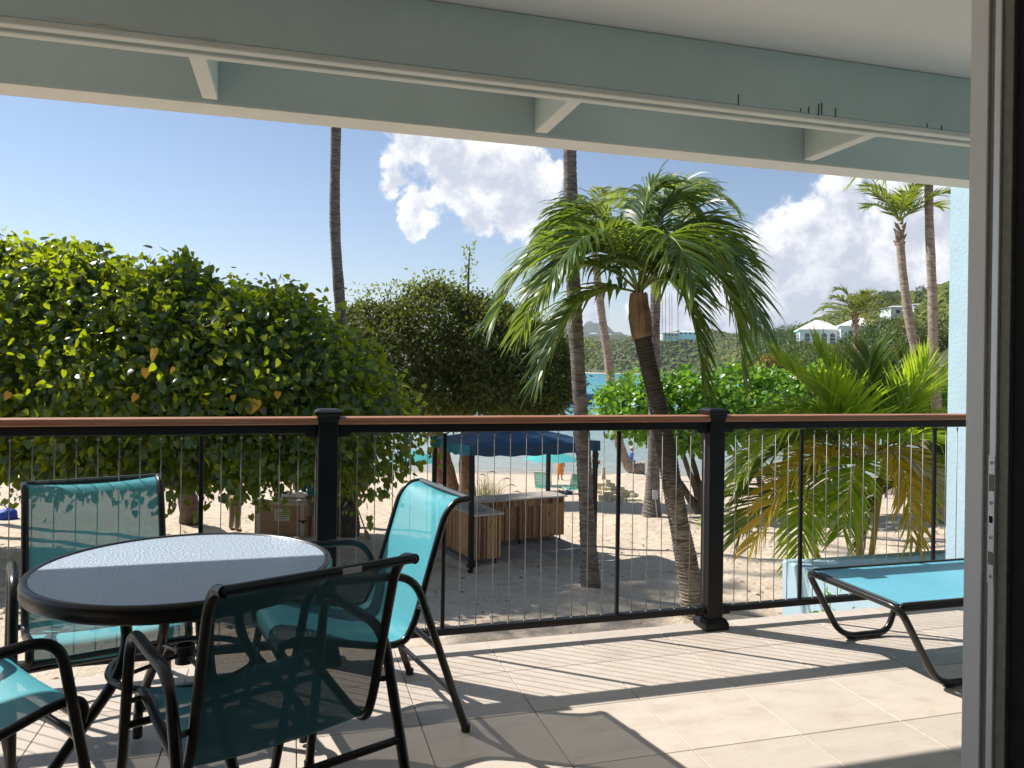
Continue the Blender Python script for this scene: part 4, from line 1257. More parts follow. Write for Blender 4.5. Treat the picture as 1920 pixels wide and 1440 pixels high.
palm_crown(r1_, bR1, (12.02, 24, 6.05), 9, 1.75, 'palm', .35, .55, el0=86, el1=28, nl=26)
sb_ = B()
for k in range(16):
    a = k * 2.4; z = 5.25 + k * .045
    c0 = S(12.05 + .09 * math.cos(a), 24 + .09 * math.sin(a), z) - bR1
    sb_.tube([c0, c0 + np.array([.09 * math.cos(a), .09 * math.sin(a), .16])], [.06, .015], 6)
sb_.build('leaf_bases', 'sheath', r1_, True)
r2_, bR2 = palm('tall bare palm trunk next to the aqua wall', [(13.5, 24, gz(13.5, 24)), (13.35, 24, -.6), (13.17, 24, 1.47), (13.08, 24, 3.8), (12.95, 24, 6.2), (12.90, 24, 8.5)], .165, .12, 'coco_pale')
palm_crown(r2_, bR2, (12.9, 24, 8.6), 10, 2.4, 'palm', .8, .55, nl=22)
co_, bCo = palm('young coconut palm in front of the white villa', [(15.3, 34, gz(15.3, 34)), (15.3, 34, -1.0), (15.23, 34, 1.47), (15.15, 34, 3.65)], .15, .10, 'coco_pale')
palm_crown(co_, bCo, (15.12, 34, 3.85), 13, 1.75, 'palm_far', .6, .5, el0=84, el1=8, nl=26, wid=.055)
sb_ = B()
for k in range(12):
    a = k * 2.4; z = 3.25 + k * .05
    c0 = S(15.15 + .08 * math.cos(a), 34 + .08 * math.sin(a), z) - bCo
    sb_.tube([c0, c0 + np.array([.1 * math.cos(a), .1 * math.sin(a), .15])], [.07, .02], 6)
sb_.build('leaf_bases', 'sheath', co_, True)

for k, (l, d, z) in enumerate(((-14.7, 19.5, 14.6), (-16.2, 21.8, 15.4))):  # unseen palms, added to cast the dappled shade on the sand
    lp, bl_ = palm(('unseen tall palm added left of the view, nearer of two shading the sand', 'unseen tall palm added left of the view, farther of two shading the sand')[k], [(l - .6, d, gz(l, d)), (l - .4, d, 3.0), (l - .1, d, 9.0), (l, d, z)], .19, .13)
    palm_crown(lp, bl_, (l, d, z + .1), 18, 3.4, 'palm', .8, .75, nl=28, wid=.07)

# ---- the main palm in front
mp_pts = [(2.80, 11.5, gz(2.8, 11.5)), (2.68, 11.5, -1.7), (2.48, 11.5, -.72), (2.24, 11.5, .55), (2.03, 11.5, 1.43), (1.94, 11.5, 1.82)]
mb = S(*mp_pts[0])
mpalm = thing('arching_palm', 'leaning ringed palm with large arching green fronds, nearest to the balcony', 'palm tree', mb)
palm_trunk(mpalm, [S(*p) for p in mp_pts], .165, .125, .05, 'palm_trunk', base=mb, flare=.25, n=16)
cs = B()
cs.tube([S(1.955, 11.5, 1.74) - mb, S(1.93, 11.5, 1.84) - mb, S(1.90, 11.5, 2.05) - mb, S(1.88, 11.5, 2.30) - mb, S(1.88, 11.5, 2.46) - mb], [.10, .150, .158, .150, .13], 16)
cs.build('crownshaft', 'sheath', mpalm, True)
for k in range(9):
    a = k * 2.4
    sl = B(); x_, y_ = .135 * math.cos(a), .135 * math.sin(a)
    sl.tube([S(1.935 + x_ * 1.1, 11.5 + y_ * 1.1, 1.80 + .03 * (k % 3)) - mb, S(1.90 + x_ * 1.12, 11.5 + y_ * 1.12, 2.1) - mb, S(1.88 + x_ * .8, 11.5 + y_ * .8, 2.42 + .06 * (k % 4)) - mb], [.03, .055, .02], 8, flat=.35)
    sl.build('leaf_sheath', 'sheath', mpalm, True)
MC = (1.885, 11.5, 2.46)
FR = [  # P1, P2, P3 (along, out, up), leaflet length, droop
    ((-.45, -.15, .90), (-1.45, -.35, 1.20), (-2.10, -.45, -.35), .80, 1.1),
    ((-.50, -.25, .15), (-1.10, -.45, .05), (-1.50, -.55, -1.30), .70, .9),
    ((-.30, -.45, .80), (-.85, -1.05, 1.15), (-1.45, -1.55, -.05), .75, 1.2),
    ((.02, .10, .75), (.02, .15, 1.60), (.40, .10, 1.62), .62, 1.3),
    ((.30, .25, .90), (1.05, .45, 1.65), (1.95, .55, .65), .80, 1.1),
    ((.40, -.10, .55), (1.55, -.25, 1.10), (1.70, -.35, -1.15), .82, 1.0),
    ((.32, -.20, .35), (.85, -.35, .40), (1.00, -.45, -1.25), .72, .9),
    ((.35, .20, .75), (1.35, .45, 1.35), (2.05, .60, -.25), .80, 1.1),
    ((.20, .60, .85), (.60, 1.45, 1.45), (1.00, 2.10, .45), .75, 1.0),
    ((-.20, .50, .95), (-.60, 1.15, 1.65), (-1.20, 1.75, .95), .72, 1.0),
    ((.08, -.55, .75), (.22, -1.30, 1.10), (.45, -1.95, -.10), .72, 1.2),
    ((-.22, .15, .95), (-.65, .25, 1.65), (-1.35, .30, 1.00), .75, 1.2),
    ((.45, -.35, .70), (1.25, -.95, 1.10), (1.60, -1.30, -.60), .78, 1.1),
    ((.15, .20, .90), (.40, .30, 1.75), (1.00, .40, 1.45), .72, 1.2),
    ((-.40, .35, .60), (-1.25, .75, .85), (-1.75, 1.05, -.55), .74, 1.1),
]
for k, (a, b_, c_, L, dr) in enumerate(FR):
    sh_ = .86 if c_[0] > 0 else 1.0
    add_frond(mpalm, mb, MC, (a[0] * sh_, a[1], a[2]), (b_[0] * sh_, b_[1], b_[2]), (c_[0] * sh_, c_[1], c_[2]), 'palm_main', nl=80, leafL=L * 1.1, wid=.047, droop=dr * .95, start=.15, a0=28, a1=58, lift=.2, rad=.022)
stn = B()
for k in range(5):
    x = 2.25 + k * .06 + rng.uniform(-.02, .02)
    stn.tube([S(x, 11.7, 2.5) - mb, S(x + .01, 11.7, 1.9) - mb, S(x, 11.7, 1.55 - .25 * rng.uniform()) - mb], .0035, 5)
stn.build('hanging_strand', 'palm_pale', mpalm, True)

# ---- yellowing clump palm in the planter
AB = S(4.6, 10.2, -2.4)
areca = thing('clump_palm', 'yellowing clump palm in the planter beyond the railing at right', 'palm tree', AB)
for pts, r0 in (([(4.62, 10.2, -2.4), (4.62, 10.15, -1.3), (4.65, 10.2, -.35), (4.66, 10.2, .13)], .055), ([(4.8, 10.5, -2.4), (4.95, 10.5, -1.1), (5.15, 10.6, .13)], .05), ([(4.4, 10.4, -2.4), (4.2, 10.4, -1.4), (4.08, 10.5, -.41)], .045), ([(5.0, 10.2, -2.4), (5.3, 10.1, -1.3), (5.53, 10.2, -.3)], .045)):
    bt = B(); P = catmull([S(*p) - AB for p in pts], 10)
    bt.tube(P, [r0 * (1.06 if i % 4 == 0 else 1.0) * (1 - .4 * i / len(P)) for i in range(len(P))], 10); bt.build('stem', 'rachis_y', areca, True)
AC = (4.61, 10.1, .01); AC2 = (5.10, 10.5, .01); AC3 = (4.03, 10.4, -.53); AC4 = (5.48, 10.1, -.42)
AF = [
    (AC, (-.15, .0, .45), (-.45, .05, .80), (-1.0, .1, 1.22), 'palm_y', .62, .22),
    (AC, (-.05, .1, .50), (-.18, .15, .85), (-.50, .2, 1.38), 'palm_y', .58, .2),
    (AC, (.05, .1, .45), (.15, .2, .80), (.22, .3, 1.34), 'palm', .56, .2),
    (AC2, (.10, .0, .45), (.35, .1, .80), (.85, .1, 1.05), 'palm_y', .60, .35),
    (AC2, (.00, -.2, .45), (.10, -.4, .75), (.28, -.5, 1.2), 'palm_y', .55, .25),
    (AC2, (.05, .3, .50), (.25, .4, .85), (.50, .5, 1.25), 'palm', .56, .25),
    (AC, (-.10, -.2, .45), (-.30, -.4, .70), (-.75, -.5, 1.0), 'palm_y', .56, .3),
    (AC, (-.30, -.2, .50), (-1.00, -.3, .75), (-1.62, -.4, -.10), 'palm_y', .58, .7),
    (AC, (-.40, -.3, .25), (-1.05, -.5, .30), (-1.52, -.6, -.90), 'palm_gold', .50, .5),
    (AC, (-.35, .1, .35), (-.95, .2, .50), (-1.45, .2, -.50), 'palm', .54, .6),
    (AC, (.06, -.35, .40), (.20, -.75, .30), (.13, -.95, -.80), 'palm_gold', .46, .35),
    (AC, (.30, -.35, .45), (.80, -.6, .65), (1.10, -.8, -.35), 'palm_y', .56, .6),
    (AC4, (.10, -.3, .45), (.30, -.7, .60), (.45, -1.1, -.30), 'palm', .54, .6),
    (AC4, (.25, -.2, .30), (.55, -.4, .30), (.72, -.6, -.60), 'palm', .52, .6),
    (AC4, (.20, .2, .55), (.50, .3, .75), (.95, .3, .30), 'palm', .55, .6),
    (AC3, (-.30, -.1, .25), (-.70, -.2, .20), (-1.00, -.3, -.45), 'palm', .54, .5),
    (AC3, (-.15, -.4, .30), (-.35, -.8, .25), (-.55, -1.1, -.45), 'palm_y', .52, .5),
    (AC, (.15, .2, .45), (.55, .3, .65), (1.20, .4, .20), 'palm_y', .60, .6),
    (AC, (-.30, .2, .45), (-.95, .3, .55), (-1.55, .4, -.35), 'palm', .58, .6),
    (AC, (.05, -.4, .30), (.40, -.85, .20), (.62, -1.1, -.60), 'palm_pale', .46, .5),
    (AC, (-.15, -.3, .15), (-.4, -.6, .0), (-.55, -.75, -.70), 'palm_y', .48, .4),
    (AC2, (.0, .1, .1), (.3, .3, .0), (.7, .4, -.7), 'palm_y', .52, .6),
    (AC3, (-.2, .3, .35), (-.6, .5, .40), (-1.05, .6, -.30), 'palm_y', .55, .6),
    (AC4, (.1, .4, .45), (.3, .7, .55), (.6, .9, -.20), 'palm_y', .55, .6),
    (AC2, (-.2, .4, .35), (-.5, .7, .45), (-.8, .9, -.20), 'palm_y', .55, .6),
    (AC, (-.2, -.1, .55), (-.7, -.2, .85), (-1.3, -.2, .45), 'palm_y', .58, .5),
    (AC2, (.2, -.1, .5), (.6, -.2, .75), (1.05, -.2, .2), 'palm_y', .56, .5),
    (AC, (-.05, .4, .2), (-.1, .7, .1), (-.15, .9, -.8), 'palm', .52, .6),
    (AC4, (-.2, .3, .2), (-.4, .5, .1), (-.5, .6, -.7), 'palm', .52, .6),
    (AC, (.0, .3, .2), (-.3, .5, .1), (-.7, .6, -.7), 'palm', .52, .6),
]
for (c0, a, b_, c_, mm, L, dr) in AF:
    c0 = (c0[0] + .05, c0[1] + .1, c0[2] + .12); c_ = (c_[0], c_[1], max(c_[2], -.72 - .25 * abs(c_[0] + .2) * (c_[0] < -1.2)))
    a, b_, c_ = (tuple(1.074 * q for q in z) for z in (a, b_, c_)); L = L * 1.074
    add_frond(areca, AB, c0, a, b_, c_, mm, 'rachis_y', nl=58, leafL=L, wid=.036, droop=dr, start=.18, a0=30, a1=60, lift=.25, rad=.014)


# ---- small vine creeping up by the planter wall
vb = S(2.95, 7.3, -2.45)
vine = thing('creeping_vine', 'small leafy vine climbing beside the planter wall below the railing', 'plant', vb)
vp = []
bt = B()
for k in range(5):
    a = S(2.95 + .1 * k - .2, 7.3, -2.45) - vb; c_ = S(2.62 + .17 * k, 7.0 + .05 * k, -1.18 + .22 * (k % 3)) - vb
    P = bez([a, (a + c_) / 2 + np.array([.05, -.1, .2]), c_], 12); bt.tube(P, .006, 5)
    for p in P[4:]:
        for q in range(4):
            vp.append(p + rng.normal(0, .05, 3))
bt.build('stem', 'rachis', vine, True)
vp = np.array(vp)
V, F = scatter(OVAL_V, OVAL_F, vp, norm(rng.normal(0, 1, vp.shape)), norm(rng.normal(0, .6, vp.shape) + np.array([0, -.5, .8])), rng.uniform(.05, .10, len(vp)))
link('foliage', np_mesh('foliage', V, F, False), 'leaf_grape', vine, kind='stuff')

# ================================================================== BEACH BAR AND CANOPY
PU = np.array([.89, .454]); PV = np.array([-.454, .89]); PO = np.array([-.74, 14.7])
PG = -2.66                                                    # sand under the platform
bar_rot = -YAW + math.atan2(PU[1], PU[0])
bar_o = S(PO[0], PO[1], PG)
LU, LV = 2.80, 1.95
plat = thing('deck_platform', 'low weathered plank platform under the beach bar', 'platform', bar_o, bar_rot)
B().box((LU / 2, LV / 2, .03), (LU + .02, LV + .02, .17)).build('frame', 'plank', plat)
npk = 14
for k in range(npk):
    wd_ = (LU + .10) / npk
    B().box((-.05 + wd_ * (k + .5), LV / 2, .135), (wd_ - .012, LV + .08, .032), ch=.004).build('plank', 'plank', plat)

bar = thing('beach_bar', 'L-shaped bamboo-clad beach bar with a pale stone counter', 'bar counter', S(PO[0], PO[1], PG + .152), bar_rot)
def bamboo_panel(b_, p0, p1, z0, z1, nrm_):
    p0 = np.array(p0, float); p1 = np.array(p1, float); ln = np.linalg.norm(p1 - p0); n = int(ln / .034)
    for k in range(n):
        p = p0 + (p1 - p0) * ((k + .5) / n)
        r_ = .0150 + random.uniform(-.003, .0015)
        x, y = p[0] + nrm_[0] * .006, p[1] + nrm_[1] * .006
        b_.tube([(x, y, z0 + random.uniform(0, .015)), (x + random.uniform(-.002, .002), y, z1 - random.uniform(0, .01))], r_, 6)
body = B()
body.box((.36, .97, .535), (.56, 1.86, .84)); body.build('cabinet', 'plank', bar)
B().box((1.745, 1.60, .535), (2.19, .60, .84)).build('cabinet', 'plank', bar)
bp = B()
bamboo_panel(bp, (.075, .04), (.645, .04), .11, .955, (0, -1)); bamboo_panel(bp, (.08, 1.90), (.08, .04), .11, .955, (-1, 0))
bamboo_panel(bp, (.64, .04), (.64, 1.29), .11, .955, (1, 0))
bp.build('bamboo_cladding', 'bamboo', bar, True, kind='stuff')
bp = B()
bamboo_panel(bp, (.66, 1.30), (2.84, 1.30), .11, .82, (0, -1)); bamboo_panel(bp, (.66, 1.285), (2.84, 1.285), .83, .955, (0, -1)); bamboo_panel(bp, (2.84, 1.30), (2.84, 1.90), .11, .955, (1, 0))
bp.build('bamboo_cladding', 'bamboo', bar, True, kind='stuff')
B().box((.36, .955, .975), (.68, 1.96, .035), ch=.008).build('counter_top', 'stone_top', bar)
B().box((1.80, 1.59, .976), (2.20, .70, .035), ch=.008).build('counter_top', 'stone_top', bar)
for (x, y) in ((.12, .1), (.58, .1), (.12, 1.8), (2.78, 1.36), (2.78, 1.82), (1.75, 1.36), (.80, 1.36)):
    B().tube([(x, y, .0), (x, y, .012), (x, y, .12)], [.03, .018, .016], 8).build('leg', 'black', bar, True)
sink = B(); sink.lathe([(.11, .994), (.17, .994), (.18, .998), (.17, 1.001), (.12, 1.0)], (.36, .45, 0), 24, True); sink.build('sink_rim', 'steel', bar, True)

pav = thing('blue_canopy', 'navy blue fabric canopy on four dark posts over the beach bar', 'canopy', bar_o, bar_rot)
EV = 2.40
for (x, y) in ((0, 0), (LU, 0), (LU, LV), (0, LV)):
    p_ = B().box((x, y, (EV) / 2 + .02), (.085, .085, EV + .04), ch=.006).build('post', 'black', pav)
    B().box((x, y, .165), (.15, .15, .014), ch=.003).build('foot_plate', 'black', p_)
NU, NV_ = 34, 26
V = []
for j in range(NV_ + 1):
    for i in range(NU + 1):
        u = -1 + 2 * i / NU; v_ = -1 + 2 * j / NV_
        m_ = max(abs(u), abs(v_))
        z = EV + .06 + .36 * (1 - m_) ** .9 - .05 * math.sin(math.pi * min(1, m_)) * (1 - abs(abs(u) - abs(v_)))
        edge = max(0, m_ - .8) / .2
        z -= .05 * edge * (1 - min(abs(u), abs(v_)) ** 2)
        z += .010 * math.sin(17 * u + 5 * v_) + .008 * math.sin(23 * v_ - 9 * u)
        V.append((LU / 2 + u * (LU / 2 + .07), LV / 2 + v_ * (LV / 2 + .07), z))
B().add(V, [(j * (NU + 1) + i, j * (NU + 1) + i + 1, (j + 1) * (NU + 1) + i + 1, (j + 1) * (NU + 1) + i) for j in range(NV_) for i in range(NU)]).build('canopy_top', 'canvas', pav, True)
def valance(p0, p1, out, mat_):
    V = []; n = 40
    for i in range(n + 1):
        t_ = i / n; sag = -.05 * (1 - (2 * t_ - 1) ** 2)
        x = p0[0] + (p1[0] - p0[0]) * t_; y = p0[1] + (p1[1] - p0[1]) * t_
        wv_ = .012 * math.sin(i * 1.3)
        V += [(x + out[0] * wv_ * .3, y + out[1] * wv_ * .3, EV + .085 + sag * .6), (x + out[0] * wv_ * .7, y + out[1] * wv_ * .7, EV - .02 + sag), (x + out[0] * wv_, y + out[1] * wv_, EV - .11 + sag + .012 * math.sin(i * .9))]
    F = [(i * 3 + k, i * 3 + k + 1, (i + 1) * 3 + k + 1, (i + 1) * 3 + k) for i in range(n) for k in range(2)]
    B().add(V, F).build('valance', mat_, pav, True)
e = .072
valance((-e, -e), (LU + e, -e), (0, -1), 'canvas'); valance((-e, LV + e), (-e, -e), (-1, 0), 'canvas_teal'); valance((LU + e, -e), (LU + e, LV + e), (1, 0), 'canvas'); valance((LU + e, LV + e), (-e, LV + e), (0, 1), 'canvas')
for (a, b_) in (((0, 0), (LU, 0)), ((LU, 0), (LU, LV)), ((LU, LV), (0, LV)), ((0, LV), (0, 0))):
    B().tube([(a[0], a[1], EV), (b_[0], b_[1], EV)], .022, 8).build('frame_bar', 'black', pav, True)

# fountain grass beyond the bar
gb = S(-.66, 23.5, gz(-.66, 23.5))
gr = thing('fountain_grass', 'pale fountain grass tuft behind the bar counter', 'plant', gb)
n = 620
az = rng.uniform(0, 6.28, n); ln = rng.uniform(.6, 1.5, n); lean = rng.uniform(.05, .85, n) ** 1.2
P0 = np.stack([rng.normal(0, .16, n), rng.normal(0, .16, n), np.zeros(n)], -1)
hd_ = np.stack([np.cos(az), np.sin(az), np.zeros(n)], -1)
V = np.zeros((n, 8, 3)); sdv = np.stack([-np.sin(az), np.cos(az), np.zeros(n)], -1)
for i, t_ in enumerate((0, .4, .75, 1.0)):
    p = P0 + hd_ * (ln * lean * t_ ** 1.5)[:, None]; p[:, 2] += ln * t_ * (1 - .45 * lean * t_)
    wv_ = (.011 * (1 - .85 * t_)); V[:, 2 * i] = p - sdv * wv_; V[:, 2 * i + 1] = p + sdv * wv_
q = np.array([(0, 1, 3, 2), (2, 3, 5, 4), (4, 5, 7, 6)])
link('blades', np_mesh('blades', V.reshape(-1, 3), [(q[None] + (np.arange(n) * 8)[:, None, None]).reshape(-1, 4)], True), 'grass', gr, kind='stuff')
for (dx, dz_) in ((.55, 1.05), (-.35, 1.35), (.72, .85), (-.05, 1.45), (.4, 1.25)):
    B().tube([S(0, 0, 0), S(dx * .5, 0, dz_ * .8), S(dx, 0, dz_), S(dx + .16, 0, dz_ + .04), S(dx + .3, 0, dz_ - .02)], [.004, .004, .006, .02, .004], 6).build('plume', 'sheath', gr, True)

# ================================================================== BEACH THINGS
def parasol(label, l, d, rim, apex, rad, tilt=0.0):
    z0 = gz(l, d); t_ = thing('beach_umbrella', label, 'umbrella', S(l, d, z0), -YAW, 'turquoise beach umbrellas')
    B().tube([(0, 0, 0), (0, 0, apex - z0)], .022, 8).build('pole', 'white_plastic', t_, True)
    n = 8; V = [(0, 0, apex - z0)]; rings = 5; F = []
    per = 6
    for j in range(1, rings + 1):
        for k in range(n * per):
            a = 2 * math.pi * k / (n * per) + .2
            ph = (k % per) / per
            sc_ = 1 - .055 * math.sin(math.pi * ph) * (j / rings)
            V.append((rad * j / rings * math.cos(a) * sc_, rad * j / rings * math.sin(a) * sc_, apex - z0 - (apex - rim) * (j / rings) ** 1.25 + .03 * math.sin(math.pi * ph) * (j / rings)))
    m_ = n * per
    for k in range(m_):
        F.append((0, 1 + k, 1 + (k + 1) % m_))
        for j in range(rings - 1):
            F.append((1 + j * m_ + k, 1 + (j + 1) * m_ + k, 1 + (j + 1) * m_ + (k + 1) % m_, 1 + j * m_ + (k + 1) % m_))
    B().add(V, F).build('cloth', 'umbrella', t_, True)
    for k in range(n):
        a = 2 * math.pi * k / n + .2
        B().tube([(0, 0, apex - z0 - .01), (rad * .55 * math.cos(a), rad * .55 * math.sin(a), apex - z0 - (apex - rim) * .5 - .01), (rad * math.cos(a), rad * math.sin(a), rim - z0)], .006, 5).build('rib', 'white_plastic', t_, True)
    B().tube([(0, 0, apex - z0 - .02), (0, 0, apex - z0 + .06)], [.02, .008], 8).build('finial', 'white_plastic', t_, True)


parasol('turquoise beach umbrella seen under the blue canopy', 2.05, 38.5, -3.32, -2.86, 1.45)
parasol('turquoise beach umbrella behind the red-brown trunks', -4.75, 38.0, -3.45, -2.85, 1.30)


def beach_chair(label, l, d, rz):
    t_ = thing('beach_chair', label, 'beach chair', S(l, d, gz(l, d) + .02), -YAW + rz, 'seafoam beach chairs on the sand')
    for s_ in (-1, 1):
        B().tube(rounded([(s_ * .27, -.55, .30), (s_ * .27, .12, .26), (s_ * .27, .42, 1.02)], .1), .016, 8).build('side_frame', 'white_plastic', t_, True)
        B().tube([(s_ * .27, -.45, .29), (s_ * .27, -.38, 0)], .014, 8).build('leg', 'white_plastic', t_, True)
        B().tube([(s_ * .27, .05, .27), (s_ * .27, .35, 0)], .014, 8).build('leg', 'white_plastic', t_, True)
        B().tube(rounded([(s_ * .30, -.36, .28), (s_ * .31, -.33, .50), (s_ * .31, .22, .52)], .08), .018, 8).build('armrest', 'white_plastic', t_, True)
    for k in range(9):
        f_ = k / 8; B().box((0, .155 + .25 * f_, .36 + .63 * f_), (.53, .012, .062), Matrix.Rotation(R_(22), 3, 'X')).build('strap', 'beach_sling', t_)
    for k in range(7):
        B().box((0, -.52 + .092 * k, .298 - .006 * k), (.53, .078, .010)).build('strap', 'beach_sling', t_)
    B().tube([(-.27, .42, 1.02), (.27, .42, 1.02)], .016, 8).build('top_bar', 'white_plastic', t_, True)
    return t_


beach_chair('seafoam beach chair left of the dark canopy post', 1.38, 33.4, R_(165))
c2_ = beach_chair('seafoam beach chair between the canopy post and the grey trunk', 2.75, 33.6, R_(200))
tw = B(); tw.box((0, .40, .86), (.40, .055, .34), Matrix.Rotation(R_(22), 3, 'X'), ch=.01); tw.build('towel', 'beach_sling', c2_)

# towels and bags on the sand
bg_ = thing('beach_bag', 'bright blue bag lying on the sand at the far left', 'bag', S(-14.42, 21.9, gz(-14.42, 21.9) + .02), -YAW)
bb_ = B(); bb_.lathe([(.001, 0), (.25, 0), (.31, .10), (.29, .24), (.20, .30), (.05, .32), (.001, .32)], n=20)
me = bb_.mesh('body', True)
for v in me.vertices:
    v.co.x *= 1.25; v.co.y *= .8; v.co.z *= 1 + .12 * math.sin(v.co.x * 9) + .08 * math.sin(v.co.y * 14)
link('body', me, 'bag', bg_)
B().tube(rounded([(-.15, -.05, .28), (-.1, -.08, .46), (.12, -.08, .44), (.17, -.05, .28)], .08), .012, 8).build('handle', 'bag', bg_, True)
def shoes(label, l, d, cat='shoes'):
    t_ = thing('sandals', label, cat, S(l, d, gz(l, d) + .03), -YAW)
    for s_ in (-1, 1):
        so = B(); so.tube([(s_ * .11, -.13, .03), (s_ * .12, -.03, .035), (s_ * .12, .09, .03), (s_ * .115, .15, .03)], [.035, .05, .055, .03], 10, flat=.45); so.build('sole', 'cloth_dark', t_, True)
        B().tube(rounded([(s_ * .12 - .05, .05, .03), (s_ * .12, .05, .10), (s_ * .12 + .05, .05, .03)], .05), .013, 6).build('strap', 'cloth_dark', t_, True)
shoes('dark sandals on the sand beside the blue bag', -13.95, 21.9)
def pile(label, l, d, mats_, cat, name):
    t_ = thing(name, label, cat, S(l, d, gz(l, d) + .03), -YAW)
    for k, mm in enumerate(mats_):
        b_ = B(); b_.lathe([(.001, 0), (.22, 0), (.24, .07), (.17, .15), (.05, .19), (.001, .19)], (k * .26 - .15, .04 * k, 0), 14)
        me = b_.mesh('bundle', True)
        for v in me.vertices:
            v.co.z *= 1 + .4 * math.sin(v.co.x * 17 + k) * math.cos(v.co.y * 15); v.co.x *= 1.15
        link('bundle', me, mm, t_)
pile('dark clothes piled on the sand by the beach chairs', 2.05, 33.2, ('cloth_dark', 'cloth_dark', 'navy'), 'clothes', 'clothes_pile')
pile('dark red and blue bundle on the sand right of the grey trunk', 4.15, 35.3, ('sheath', 'cloth_dark', 'shirt_blue'), 'clothes', 'towel_bundle')

# sand-block castle
scb = S(4.3, 30.3, gz(4.3, 30.3) + .05)
cast = thing('sand_castle', 'stepped castle of pale sand blocks on the beach', 'sand castle', scb, -YAW)
bk = B().box((0, 0, 0), (.175, .175, .125), ch=.012).mesh('block'); bk.materials.append(M['sandblock'])
heights = {}
for i in range(-4, 5):
    for j in range(0, 4):
        h_ = max(1, int(5.2 - abs(i + 3) * .0 - (abs(i + 2.2) * .55 if i < 4 else 3) - (3 - j) * .9 + (1 if (i * j) % 3 == 0 else 0)))
        if i > 1: h_ = max(1, min(h_, 4 - (i - 1) + j // 2))
        for k in range(min(h_, 7)):
            if k < h_ - 2 and j > 0 and -3 < i < 4 and j < 3:
                continue
            link('block', bk, None, cast, (i * .19 + random.uniform(-.012, .012), j * .19 + random.uniform(-.012, .012), .06 + k * .13))
for k in range(4):
    link('block', bk, None, cast, (-.57, .57, .06 + (6 + k) * .13)).scale = (1 - .12 * k, 1 - .12 * k, 1)

# ---- tan kiosk cabinet under the heart-leaved tree
kb = S(-5.35, 19.2, gz(-5.35, 19.2) + .02)
ki = thing('towel_kiosk', 'tan wooden cabinet with cream trim and a white roll on top', 'cabinet', kb, -YAW + R_(-4))
B().box((0, .35, .46), (2.10, .70, .88), ch=.008).build('body', 'kiosk', ki)
for x in (-.95, .18):
    B().box((x, -.006, .46), (.10, .016, .86), ch=.003).build('batten', 'kiosk_trim', ki)
B().box((0, -.012, .845), (2.12, .018, .075), ch=.003).build('top_rail', 'kiosk_trim', ki)
B().box((0, .35, .915), (2.18, .78, .03), ch=.006).build('lid', 'kiosk_trim', ki)
nt = B().box((-.34, -.010, .56), (.40, .006, .30)).build('notice', 'paper', ki)
for k in range(4):
    B().box((-.34, -.0138, .62 - .05 * k), (.26 if k else .3, .002, .012)).build('print_line', 'cloth_dark', nt)
B().box((.17, -.022, .42), (.24, .016, .035), ch=.004).box((.20, -.028, .39), (.05, .02, .07), ch=.004).build('latch', 'black', ki)
B().tube([(-.55, .30, 1.03), (.42, .30, 1.03)], .10, 14).build('towel_roll', 'white_plastic', ki, True)
B().box((-.42, .21, 1.08), (.22, .06, .05), ch=.01).build('roll_band', 'cloth_dark', ki)

# ---- broom leaning on the trunk
br = thing('broom', 'yellow-handled broom leaning against the left tree trunk', 'broom', S(-3.30, 18.0, gz(-3.3, 18.0) + .06))
o0 = S(-3.30, 18.0, gz(-3.3, 18.0) + .06); top_ = S(-3.66, 18.2, -1.93) - o0; nk = top_ * .25
B().tube([nk, top_], .016, 8).build('handle', 'handle_y', br, True)
B().tube([nk * 1.02, nk * .75, nk * .05], [.03, .06, .09], 10, flat=.5).build('bristles', 'bristle', br, True)

